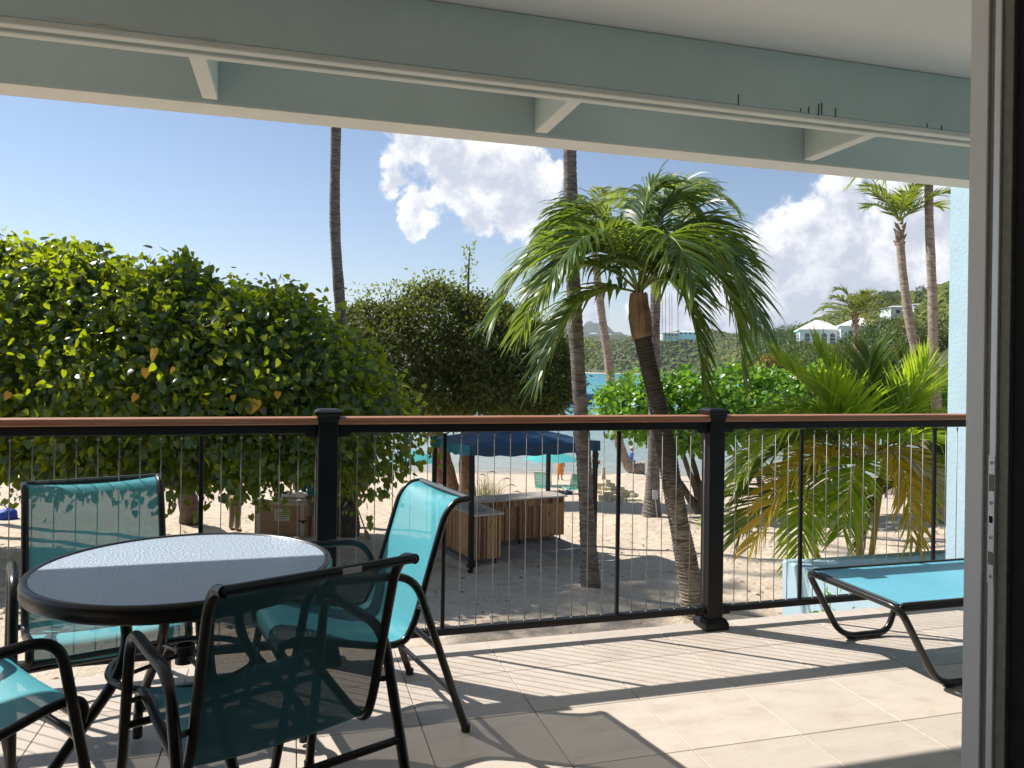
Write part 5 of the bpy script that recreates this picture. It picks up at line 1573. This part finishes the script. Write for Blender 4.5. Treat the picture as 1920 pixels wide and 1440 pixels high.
# ================================================================== PEOPLE
def person(label, l, d, face, mats_, pose='stand', height=1.72, hat=False, name='person', zoff=0.0):
    z0 = gz(l, d) + .06 + zoff
    wv_ = face[0] * ALG + face[1] * FWD
    t_ = thing('person', label, 'person', S(l, d, z0), math.atan2(-wv_[0], wv_[1]))
    k = height / 1.72
    J = {'pel': (0, 0, .93, .135), 'spi': (0, .0, 1.10, .125), 'che': (0, .0, 1.30, .145), 'nec': (0, .0, 1.46, .055), 'hea': (0, .025, 1.555, .078), 'cro': (0, .01, 1.665, .072),
         'hl': (-.095, 0, .87, .088), 'hr': (.095, 0, .87, .088), 'kl': (-.105, .02, .48, .062), 'kr': (.105, .02, .48, .062), 'al': (-.11, -.02, .07, .042), 'ar': (.11, -.02, .07, .042), 'tl': (-.12, .14, .035, .035), 'tr': (.12, .14, .035, .035),
         'sl': (-.18, 0, 1.39, .062), 'sr': (.18, 0, 1.39, .062), 'el': (-.235, -.03, 1.10, .045), 'er': (.235, -.03, 1.10, .045), 'wl': (-.235, .08, .87, .03), 'wr': (.235, .08, .87, .03),
         'pml': (-.235, .12, .80, .034), 'pmr': (.235, .12, .80, .034)}
    if pose == 'walk':
        J['kl'] = (-.10, .16, .50, .062); J['al'] = (-.10, .12, .09, .042); J['tl'] = (-.10, .27, .05, .035)
        J['kr'] = (.10, -.04, .48, .062); J['ar'] = (.10, -.25, .12, .042); J['tr'] = (.10, -.13, .04, .035)
    if pose == 'work':
        J['el'] = (-.25, .08, 1.12, .045); J['wl'] = (-.2, .30, 1.05, .03); J['pml'] = (-.17, .36, 1.03, .034)
        J['er'] = (.25, .08, 1.12, .045); J['wr'] = (.2, .30, 1.05, .03); J['pmr'] = (.17, .36, 1.03, .034)
        J['hea'] = (0, .07, 1.55, .078); J['cro'] = (0, .085, 1.66, .072)
    if pose == 'hips':
        J['el'] = (-.36, -.06, 1.12, .045); J['wl'] = (-.2, .05, .98, .03); J['pml'] = (-.15, .10, .97, .034)
    E_ = [('pel', 'spi'), ('spi', 'che'), ('che', 'nec'), ('nec', 'hea'), ('hea', 'cro'), ('pel', 'hl'), ('hl', 'kl'), ('kl', 'al'), ('al', 'tl'), ('pel', 'hr'), ('hr', 'kr'), ('kr', 'ar'), ('ar', 'tr'),
          ('che', 'sl'), ('sl', 'el'), ('el', 'wl'), ('wl', 'pml'), ('che', 'sr'), ('sr', 'er'), ('er', 'wr'), ('wr', 'pmr')]
    for s_ in ('l', 'r'):        # five fingers per hand
        p = np.array(J['pm' + s_][:3]); q = np.array(J['w' + s_][:3]); dv = (p - q) / np.linalg.norm(p - q)
        ax = np.array([0, 1., 0]) - dv * dv[1]; ax /= np.linalg.norm(ax) + 1e-6
        for i, (o_, ln_) in enumerate(((-.028, .065), (-.010, .082), (.010, .085), (.028, .072))):
            J['f%d%s' % (i, s_)] = (*(p + ax * o_ + dv * ln_ + np.array([0, .01, 0])), .0085); E_.append(('pm' + s_, 'f%d%s' % (i, s_)))
        J['th' + s_] = (*(q * .6 + p * .4 + ax * .055 + dv * .03), .010); E_.append(('pm' + s_, 'th' + s_))
    J['nose'] = (0, .105, 1.565 + (J['hea'][2] - 1.555), .014); J['nose'] = (J['hea'][0], J['hea'][1] + .085, J['hea'][2] + .015, .013); E_.append(('hea', 'nose'))

    def skin(nm, joints, edges, mm, grow=0.0, root='pel', sub=2):
        ix = {j: i for i, j in enumerate(joints)}
        me = bpy.data.meshes.new(nm)
        me.from_pydata([tuple(c * k for c in J[j][:3]) for j in joints], [(ix[a], ix[b_]) for a, b_ in edges if a in ix and b_ in ix], [])
        o = link(nm, me, None, t_)
        o.modifiers.new('skin', 'SKIN').use_smooth_shade = True
        me.skin_vertices[0].data.foreach_get
        for j, i in ix.items():
            r_ = (J[j][3] + grow) * k; sv = me.skin_vertices[0].data[i]
            sv.radius = (r_ * (1.25 if j in ('pel', 'spi', 'che') else 1), r_ * (.85 if j in ('pel', 'spi', 'che') else 1)); sv.use_root = (j == root)
        sd_ = o.modifiers.new('sub', 'SUBSURF'); sd_.levels = sub; sd_.render_levels = sub
        me.materials.append(M[mm])
        return o
    skin('body', list(J), E_, mats_['skin'], sub=1)
    if 'top' in mats_:
        ar_ = ['sl', 'sr', 'el', 'er'] + (['wl', 'wr'] if mats_.get('long') else [])
        tj = ['pel', 'spi', 'che'] + ar_
        skin('shirt', tj, E_, mats_['top'], .022, 'che')
    if 'legs' in mats_:
        lj = ['pel', 'hl', 'hr', 'kl', 'kr'] + (['al', 'ar'] if mats_.get('longlegs') else [])
        skin('trousers' if mats_.get('longlegs') else 'shorts', lj, E_, mats_['legs'], .020, 'pel')
    if 'wrap' in mats_:
        wr = B(); wr.lathe([(.17, 1.36), (.20, 1.28), (.19, 1.08), (.215, .92), (.22, .62), (.20, .34), (.185, .33), (.20, .62), (.18, 1.08), (.16, 1.35)], n=20, close=True)
        me = wr.mesh('wrap', True)
        for v in me.vertices:
            v.co *= k; v.co.y *= .72; f_ = 1 + .06 * math.sin(7 * math.atan2(v.co.y, v.co.x) + v.co.z * 3); v.co.x *= f_; v.co.y *= f_
        link('wrap', me, mats_['wrap'], t_)
    hc = np.array(J['cro'][:3]) * k
    hr = B(); hr.lathe([(.001, .085), (.05, .078), (.085, .045), (.098, 0), (.095, -.05), (.07, -.10), (.001, -.105)], n=16)
    me = hr.mesh('hair', True); me.transform(Matrix.Translation((hc[0], hc[1] - .022, hc[2] + .012))); link('hair', me, mats_.get('hair', 'hair'), t_)
    if hat:
        ht = B(); ht.lathe([(.18, .0), (.185, .012), (.11, .02), (.105, .09), (.07, .115), (.001, .12), (.001, .105), (.06, .10), (.095, .08), (.10, .0)], n=24, close=True)
        me = ht.mesh('hat', True); me.transform(Matrix.Translation((hc[0], hc[1], hc[2] + .015))); link('hat', me, 'straw', t_)
    return t_


person('person in a straw hat and blue shirt walking by the waterline', 7.65, 48.6, (.95, .1), {'skin': 'skin', 'top': 'shirt_blue', 'legs': 'navy', 'long': True}, 'walk', 1.76, hat=True)
person('person wrapped in orange cloth standing by the turquoise umbrella', 2.72, 42.2, (.5, .8), {'skin': 'skin', 'wrap': 'orange'}, 'stand', 1.66)
person('person in black swimwear half hidden by the canopy post', 4.95, 44.6, (.9, .3), {'skin': 'skin', 'top': 'blackcloth', 'legs': 'blackcloth'}, 'hips', 1.70)
person('person in teal shirt and khaki trousers left of the cabinet', -6.98, 19.5, (.5, .8), {'skin': 'skin_dark', 'top': 'shirt_teal', 'legs': 'khaki', 'longlegs': True}, 'stand', 1.74)
person('person in dark teal shirt and khaki shorts bending over the cabinet', -4.72, 18.55, (-.35, .9), {'skin': 'skin_dark', 'top': 'shirt_teal', 'legs': 'khaki', 'long': True}, 'work', 1.76)
person('person in a grey top behind the cabinet, head hidden by leaves', -6.0, 21.8, (.3, -.9), {'skin': 'skin', 'top': 'greytop', 'legs': 'navy'}, 'hips', 1.62)

# ================================================================== BOATS, HOUSES, HILL TREES
def boat(label, l, d, L, Bm, Hh, mats_, rz):
    t_ = thing('moored_boat', label, 'boat', S(l, d, SEA), -YAW + rz)
    n = 14; V = []
    for i in range(n + 1):
        x = -L / 2 + L * i / n; f_ = i / n
        wd_ = Bm / 2 * (min(1, (1 - f_) * 2.4) ** .6) * (.86 + .14 * min(1, f_ * 4)); sh_ = Hh * (1 + .35 * max(0, f_ - .4) ** 1.5)
        V += [(x, 0, -.25), (x, -wd_ * .72, .0), (x + .02 * L * f_, -wd_, sh_ * .6), (x + .05 * L * f_, -wd_ * 1.02, sh_), (x + .05 * L * f_, wd_ * 1.02, sh_), (x + .02 * L * f_, wd_, sh_ * .6), (x, wd_ * .72, 0)]
    F = [(i * 7 + k, i * 7 + (k + 1) % 7, (i + 1) * 7 + (k + 1) % 7, (i + 1) * 7 + k) for i in range(n) for k in range(7)] + [tuple(range(7))]
    B().add(V, F).build('hull', mats_[0], t_, True)
    B().box((-.12 * L, 0, Hh + .45), (.34 * L, Bm * .62, .95), ch=.2).build('cabin', 'hull_white', t_)
    B().box((-.10 * L, 0, Hh + .62), (.345 * L, Bm * .63, .26), ch=.05).build('cabin_window', 'pane', t_)
    B().tube([(-.3 * L, 0, Hh), (-.3 * L, 0, Hh + 2.0)], .03, 6).build('mast', 'hull_white', t_, True)
    rb_ = B()
    for s_ in (-1, 1):
        rb_.tube([(.12 * L, s_ * Bm * .42, Hh + .55), (.36 * L, s_ * Bm * .30, Hh + .75), (.52 * L, 0, Hh + .9)], .02, 5)
    rb_.build('bow_rail', 'hull_white', t_, True)


boat('blue-hulled boat moored behind the grey trunk', 9.6, 146, 11.5, 3.4, 1.75, ('hull_blue',), R_(3))
boat('white boat moored beyond the dark tree', -9.0, 205, 9.0, 3.0, 1.3, ('hull_white',), R_(-12))


def house(name, label, l, d, z, size, rz, wall, roofm, wins, hip=.0, flat=False, group=None, cat='house'):
    """walls, roof, and windows as parts; wins = [(face, u, v, w, h)] with face 'f' towards us or 's' the left side"""
    t_ = thing(name, label, cat, S(l, d, z), -YAW + rz, group)
    sx, sy, sz = size
    B().box((0, 0, sz / 2 - 1.5), (sx, sy, sz + 3)).build('wall', wall, t_)
    if flat:
        B().box((0, 0, sz + .12), (sx + .5, sy + .5, .24)).build('roof', roofm, t_)
    else:
        ov = .45; a, b_ = sx / 2 + ov, sy / 2 + ov; rl = max(.2, abs(a - b_))
        rid = [(-rl, 0), (rl, 0)] if a >= b_ else [(0, -rl), (0, rl)]
        V = [(-a, -b_, sz), (a, -b_, sz), (a, b_, sz), (-a, b_, sz), (*rid[0], sz + hip), (*rid[1], sz + hip), (-a, -b_, sz - .22), (a, -b_, sz - .22), (a, b_, sz - .22), (-a, b_, sz - .22)]
        F = [(0, 1, 5, 4), (1, 2, 5), (2, 3, 4, 5), (3, 0, 4)] if a >= b_ else [(0, 1, 4), (1, 2, 5, 4), (2, 3, 5), (3, 0, 4, 5)]
        F += [(6, 7, 1, 0), (7, 8, 2, 1), (8, 9, 3, 2), (9, 6, 0, 3), (9, 8, 7, 6)]
        B().add(V, F).build('roof', roofm, t_)
    for (fc, u, v_, ww, hh_) in wins:
        fr_ = B(); pn = B()
        if fc == 'f':
            fr_.box((u, -sy / 2 - .03, v_), (ww + .25, .14, hh_ + .25)); pn.box((u, -sy / 2 - .115, v_), (ww, .05, hh_))
        else:
            fr_.box((-sx / 2 - .03, u, v_), (.14, ww + .25, hh_ + .25)); pn.box((-sx / 2 - .115, u, v_), (.05, ww, hh_))
        f2 = fr_.build('window', wall, t_); pn.build('pane', 'pane', f2)
    return t_


# white villa: two pavilions on one terrace
vil = thing('white_villa', 'white villa with two hipped roofs on the hillside behind the young palm', 'villa', S(85.5, 200, 7.0), -YAW + R_(-14))
def villa_block(x0, y0, sx, sy, sz, hip):
    B().box((x0, y0, sz / 2 - 2.5), (sx, sy, sz + 5)).build('wall', 'villa_wall', vil)
    ov = .5; a, b_ = sx / 2 + ov, sy / 2 + ov; rl = abs(a - b_) + .3
    V = [(x0 - a, y0 - b_, sz), (x0 + a, y0 - b_, sz), (x0 + a, y0 + b_, sz), (x0 - a, y0 + b_, sz), (x0 - rl, y0, sz + hip), (x0 + rl, y0, sz + hip)]
    V += [(p[0], p[1], sz - .35) for p in V[:4]]
    B().add(V, [(0, 1, 5, 4), (1, 2, 5), (2, 3, 4, 5), (3, 0, 4), (6, 7, 1, 0), (7, 8, 2, 1), (8, 9, 3, 2), (9, 6, 0, 3), (9, 8, 7, 6)]).build('roof', 'villa_roof', vil)
def arch_win(x, y, z, ww, hh_, axis):
    n = 8
    poly = [(-ww / 2, 0), (ww / 2, 0), (ww / 2, hh_ - ww / 2)] + [(ww / 2 * math.cos(a), hh_ - ww / 2 + ww / 2 * math.sin(a)) for a in np.linspace(0, math.pi, n)[1:-1]] + [(-ww / 2, hh_ - ww / 2)]
    big = [(p * 1.22, q * 1.08 - .1) for p, q in poly]
    f_ = B().prism([((x if axis == 1 else y) + p, z + q) for p, q in big], (y if axis == 1 else x) - .06, (y if axis == 1 else x) + .1, axis).build('window', 'villa_roof', vil)
    B().prism([((x if axis == 1 else y) + p, z + q) for p, q in poly], (y if axis == 1 else x) - .12, (y if axis == 1 else x) - .065, axis).build('pane', 'pane', f_)
    for q in (.35, .65):
        if axis == 1:
            B().box((x, y - .14, z + hh_ * q), (ww, .05, .10)).build('glazing_bar', 'villa_roof', f_)
        else:
            B().box((x - .14, y, z + hh_ * q), (.05, ww, .10)).build('glazing_bar', 'villa_roof', f_)
villa_block(-5.2, 4.0, 10.0, 9.0, 5.0, 2.7)
villa_block(5.0, 1.0, 11.5, 9.5, 5.8, 2.3)
for y in (1.3, 4.0, 6.6):
    arch_win(-10.2, y, 1.2, 1.3, 2.9, 0)
for x in (-8.4, -6.3, -4.2, -2.2):
    arch_win(x, -.5, .8, 1.25, 3.2, 1)
for y in (-2.4, -.5, 1.4):
    arch_win(-.75, y, 1.4, 1.2, 3.1, 0)
for x in (1.6, 3.6, 8.6):
    arch_win(x, -3.75, 1.4, 1.2, 3.1, 1)
B().box((-.6, -5.2, -.4), (4.4, 3.2, 1.4), ch=.05).build('terrace', 'villa_wall', vil)
for x in np.linspace(-2.6, 1.4, 9):
    B().box((x, -6.7, .65), (.16, .16, .9)).build('baluster', 'villa_wall', vil)
B().box((-.6, -6.7, 1.15), (4.5, .24, .16)).build('balustrade_rail', 'villa_wall', vil)
B().box((-9.0, -1.6, -.2), (1.8, 2.4, 2.2), ch=.05).build('stair_block', 'villa_wall', vil)

HZ_ = lambda l, d: float(hill_z(np.array([l], float), np.array([d], float))[0])
def hill_house(label, px, py, d, size, rz, wall, roofm, wins, hip=1.2, flat=False):
    a = px + .014 * (py - 720); l = (a - 960) / 1442. * d; z = 1.35 + (686 - (py - .014 * (px - 960))) / 1442. * d
    return house('hillside_house', label, l, d, z, size, rz, wall, roofm, wins, hip, flat, 'houses on the hillside')
row = lambda n, w0, z, ww, hh_: [('f', w0 * (k - (n - 1) / 2), z, ww, hh_) for k in range(n)]
hill_house('cream house with a white balustrade at the foot of the right palms', 1752, 607, 235, (15, 8, 4.2), R_(-6), 'cream', 'villa_wall', row(4, 3.4, 1.6, 1.2, 2.0), flat=True)
hill_house('two-storey white house beside the aqua wall', 1775, 585, 275, (9, 8, 6.0), R_(-8), 'villa_wall', 'villa_wall', row(3, 2.6, 1.6, 1.4, 1.8) + row(3, 2.6, 4.3, 1.4, 1.8), flat=True)
hill_house('long low white house with a grey roof left of the tall trunks', 1689, 594, 300, (13, 7, 3.4), R_(8), 'villa_wall', 'greyroof', row(3, 3.6, 1.7, 1.8, 1.3), .9)
hill_house('small grey-roofed house between the two right trunks', 1728, 586, 310, (11, 7, 2.8), R_(4), 'villa_wall', 'greyroof', row(3, 3, 1.5, 1.4, 1.1), .8)
hill_house('white house near the ridge under a dark tree', 1715, 568, 420, (14, 8, 4.0), R_(2), 'villa_wall', 'greyroof', row(4, 3, 2.0, 1.5, 1.4), 1.0)
hill_house('white terraced house on the ridge at far right', 1765, 556, 450, (16, 9, 6.5), R_(-6), 'villa_wall', 'villa_roof', row(4, 3.4, 2.0, 2.2, 1.6) + row(4, 3.4, 5.0, 2.2, 1.6), flat=True)
hill_house('cream house with a grey roof on the ridge by the ringed trunk', 1254, 632, 640, (15, 8, 3.2), R_(18), 'cream', 'greyroof', row(4, 3.2, 1.6, 1.6, 1.3), 1.3)
hill_house('low white house on the ridge under the palm fronds', 1287, 629, 650, (18, 9, 2.6), R_(6), 'villa_wall', 'villa_roof', row(4, 4, 1.4, 2.0, 1.2), .8)
k = 0
for (px, py, d, sx, sz) in ((1118, 667, 1250, 26, 7), (1126, 657, 1450, 16, 8), (1158, 655, 1350, 15, 9), (1147, 660, 1300, 20, 5), (1104, 646, 1500, 30, 10), (1119, 643, 1600, 18, 10), (1132, 648, 1560, 16, 8), (1172, 650, 1500, 18, 8), (1182, 639, 1600, 22, 7), (1113, 634, 1700, 20, 9), (1125, 668, 1180, 20, 6), (1141, 634, 1750, 16, 8)):
    k += 1
    a = px + .014 * (py - 720); l = (a - 960) / 1442. * d; z = 1.35 + (686 - (py - .014 * (px - 960))) / 1442. * d
    house('distant_house', '%s tiny pale house built on the far shore seen between the palm trunks' % ['leftmost and lowest', 'second', 'third', 'fourth', 'fifth', 'sixth', 'seventh', 'eighth', 'rightmost', 'topmost left', 'lower middle', 'topmost right'][k - 1], l, d, z, (sx, 12, sz), R_(rng.uniform(-20, 20)), 'villa_wall' if k % 3 else 'cream', 'villa_roof' if k % 2 else 'greyroof', row(2, sx * .45, sz * .55, sx * .2, sz * .35), 3.0, False, 'houses across the bay')


def hill_tree(l, d, z, rad, hgt_, mat_, label, n=90, seed=1, leaf=.5):
    r = np.random.default_rng(seed); w0 = S(l, d, z)
    t_ = thing('hillside_tree', label, 'tree', w0, group='trees on the slope below the villa')
    ells = [(0, 0, hgt_ * .55, rad, rad, hgt_ * .45)] + [(r.normal(0, rad * .5), r.normal(0, rad * .4), hgt_ * r.uniform(.4, .75), rad * .6, rad * .6, hgt_ * .3) for _ in range(4)]
    pos, tip, nrm = crown_points(ells, n, 14, (rad * .12, rad * .12, rad * .09), depth=.2, r=r, up=.6, down=.2)
    V, F = scatter(OVAL_V, OVAL_F, SA(pos), SA(tip), SA(nrm), r.uniform(.6, 1.2, len(pos)) * leaf)
    link('crown', np_mesh('crown', V, F, False), mat_, t_, kind='stuff')
    bt = B(); bt.tube([(0, 0, -2), (.1, 0, hgt_ * .3), (0, .1, hgt_ * .6)], [.3, .22, .1], 7); bt.build('trunk', 'bark', t_, True)


HT = [(1628, 668, 172, 3.4, 5.0, 'leaf_hill'), (1660, 640, 180, 4.2, 5.0, 'leaf_hill'), (1545, 672, 165, 3.6, 2.6, 'leaf_hill'), (1512, 668, 175, 4.0, 2.6, 'leaf_hill2'), (1580, 692, 150, 4.5, 4.2, 'leaf_hill'), (1640, 690, 145, 4.6, 6.5, 'leaf_hill'),
      (1690, 690, 150, 5.0, 8.5, 'leaf_hill2'), (1730, 690, 150, 5.0, 9.0, 'leaf_hill2'), (1765, 690, 150, 5.0, 9.0, 'leaf_hill2'), (1480, 690, 180, 5.5, 6.5, 'leaf_hill'), (1440, 695, 200, 5.5, 6.5, 'leaf_hill'), (1550, 700, 140, 4.5, 5.0, 'leaf_hill2'),
      (1500, 705, 150, 4.0, 4.0, 'leaf_hill'), (1605, 705, 135, 4.5, 5.0, 'leaf_hill2'), (1665, 650, 190, 5.0, 7.0, 'leaf_hill2'), (1710, 645, 200, 5.0, 7.0, 'leaf_hill2'), (1750, 640, 205, 5.5, 7.5, 'leaf_hill2'), (1450, 706, 150, 2.6, 4.0, 'leaf_gold'), (1425, 700, 190, 4.0, 4.0, 'leaf_hill2'),
      (1470, 655, 215, 5.0, 5.5, 'leaf_hill'), (1490, 640, 240, 6.0, 5.0, 'leaf_hill2'), (1440, 660, 230, 6.0, 6.0, 'leaf_hill2')]
ORD = ['first', 'second', 'third', 'fourth', 'fifth', 'sixth', 'seventh', 'eighth', 'ninth', 'tenth', 'eleventh', 'twelfth', 'thirteenth', 'fourteenth', 'fifteenth', 'sixteenth']
HT.sort(key=lambda q: q[0]); cnt_ = {}
LB = {'leaf_hill': '%s dark green tree from the left on the slope around the white villa', 'leaf_hill2': '%s olive green tree from the left on the slope around the white villa', 'leaf_gold': 'golden-brown shrub at the foot of the headland left of the yellow palm'}
for k, (px, py, d, rad_, hgt_, mm) in enumerate(HT):
    a = px + .014 * (py - 720); l = (a - 960) / 1442. * d; z = 1.35 + (686 - (py - .014 * (px - 960))) / 1442. * d
    cnt_[mm] = cnt_.get(mm, -1) + 1; lb_ = LB[mm]
    hill_tree(l, d, z, rad_, hgt_, mm, lb_ % ORD[cnt_[mm]] if '%s' in lb_ else lb_, 260, 100 + k, .55)
a_ = hill_tree((1726 - 960) / 1442. * 400, 400, 1.35 + (696 - 562) / 1442. * 400, 3.2, 7.5, 'leaf_hill', 'round dark tree on the skyline beside the ridge house', 110, 150, .6)
a_ = hill_tree((1670 - 960) / 1442. * 400, 400, 1.35 + (696 - 563) / 1442. * 400, 4.5, 4.5, 'leaf_hill', 'spreading tree on the skyline left of the tall trunks', 110, 151, .6)
# flame-flowered stalk behind the coconut palm
fl = S(16.6, 34, gz(16.6, 34))
fs = thing('flowering_stalk', 'thin stalk topped with red-orange flowers right of the young palm', 'plant', fl)
B().tube([np.zeros(3), S(0, 0, 3.0), S(-.05, 0, 6.5 - 1.0)], [.05, .035, .02], 6).build('stem', 'bark', fs, True)
fp = np.stack([rng.normal(0, .32, 260), rng.normal(0, .3, 260), 5.55 + rng.normal(0, .12, 260)], -1)
V, F = scatter(OVAL_V, OVAL_F, fp, norm(rng.normal(0, 1, fp.shape)), norm(rng.normal(0, .6, fp.shape) + np.array([0, 0, 1.])), rng.uniform(.1, .2, len(fp)))
link('flowers', np_mesh('flowers', V, F, False), 'leaf_red', fs, kind='stuff')

# shore rocks at the tip of the headland
ORD_R = ORD[::-1]
r = np.random.default_rng(5)
for k in range(16):
    f_ = k / 15.; l = 187 - 30 * f_ + r.uniform(-3, 6); d = 800 - 300 * f_
    bm = bmesh.new(); bmesh.ops.create_icosphere(bm, subdivisions=2, radius=1)
    for v in bm.verts:
        v.co *= 1 + .22 * math.sin(v.co.x * 4 + k) * math.cos(v.co.z * 5 + k * 2) + r.uniform(-.08, .08)
    me = bpy.data.meshes.new('shore_rock'); bm.to_mesh(me); bm.free()
    o = link('shore_rock', me, 'rock', None, S(l, d, SEA + 1.0)); s_ = r.uniform(3, 7); o.scale = (s_, s_ * .8, s_ * r.uniform(.6, 1.1)); o.rotation_euler = (0, 0, r.uniform(0, 6))
    tag(o, '%s brown boulder from the right at the rocky foot of the green headland' % ORD_R[k], 'rock', 'boulders at the foot of the headland')

# dry leaves and twigs lying on the sand
n = 900
ll = rng.uniform(-9, 8, n); dd_ = rng.uniform(8.5, 26, n)
pz = ground_z(ll, dd_) + .012
nr_ = norm(rng.normal(0, .25, (n, 3)) + np.array([0, 0, 1.])); tp_ = norm(rng.normal(0, 1, (n, 3)) * np.array([1, 1, .15]))
V, F = scatter(OVAL_V, OVAL_F, SA(np.stack([ll, dd_, pz], -1)), tp_, nr_, rng.uniform(.05, .13, n))
link('leaf_litter', np_mesh('leaf_litter', V, F, False), 'sheath', kind='stuff')

# ================================================================== AIR
hz = B(); hz.box((0, 2600, 150), (9000, 6400, 340))
hz_o = hz.build('haze', None, None, loc=(0, 0, -12), rotz=-YAW, kind='stuff')
hm = bpy.data.materials.new('sea_air'); hm.use_nodes = True
ht_ = NT(hm.node_tree); ht_.n.clear()
pv = ht_.new('ShaderNodeVolumePrincipled'); pv.inputs['Color'].default_value = (0.75, 0.84, 1.0, 1); pv.inputs['Density'].default_value = 0.00011; pv.inputs['Anisotropy'].default_value = 0.2
mo = ht_.new('ShaderNodeOutputMaterial'); ht_.link(pv.outputs[0], mo.inputs['Volume'])
hz_o.data.materials.append(hm)
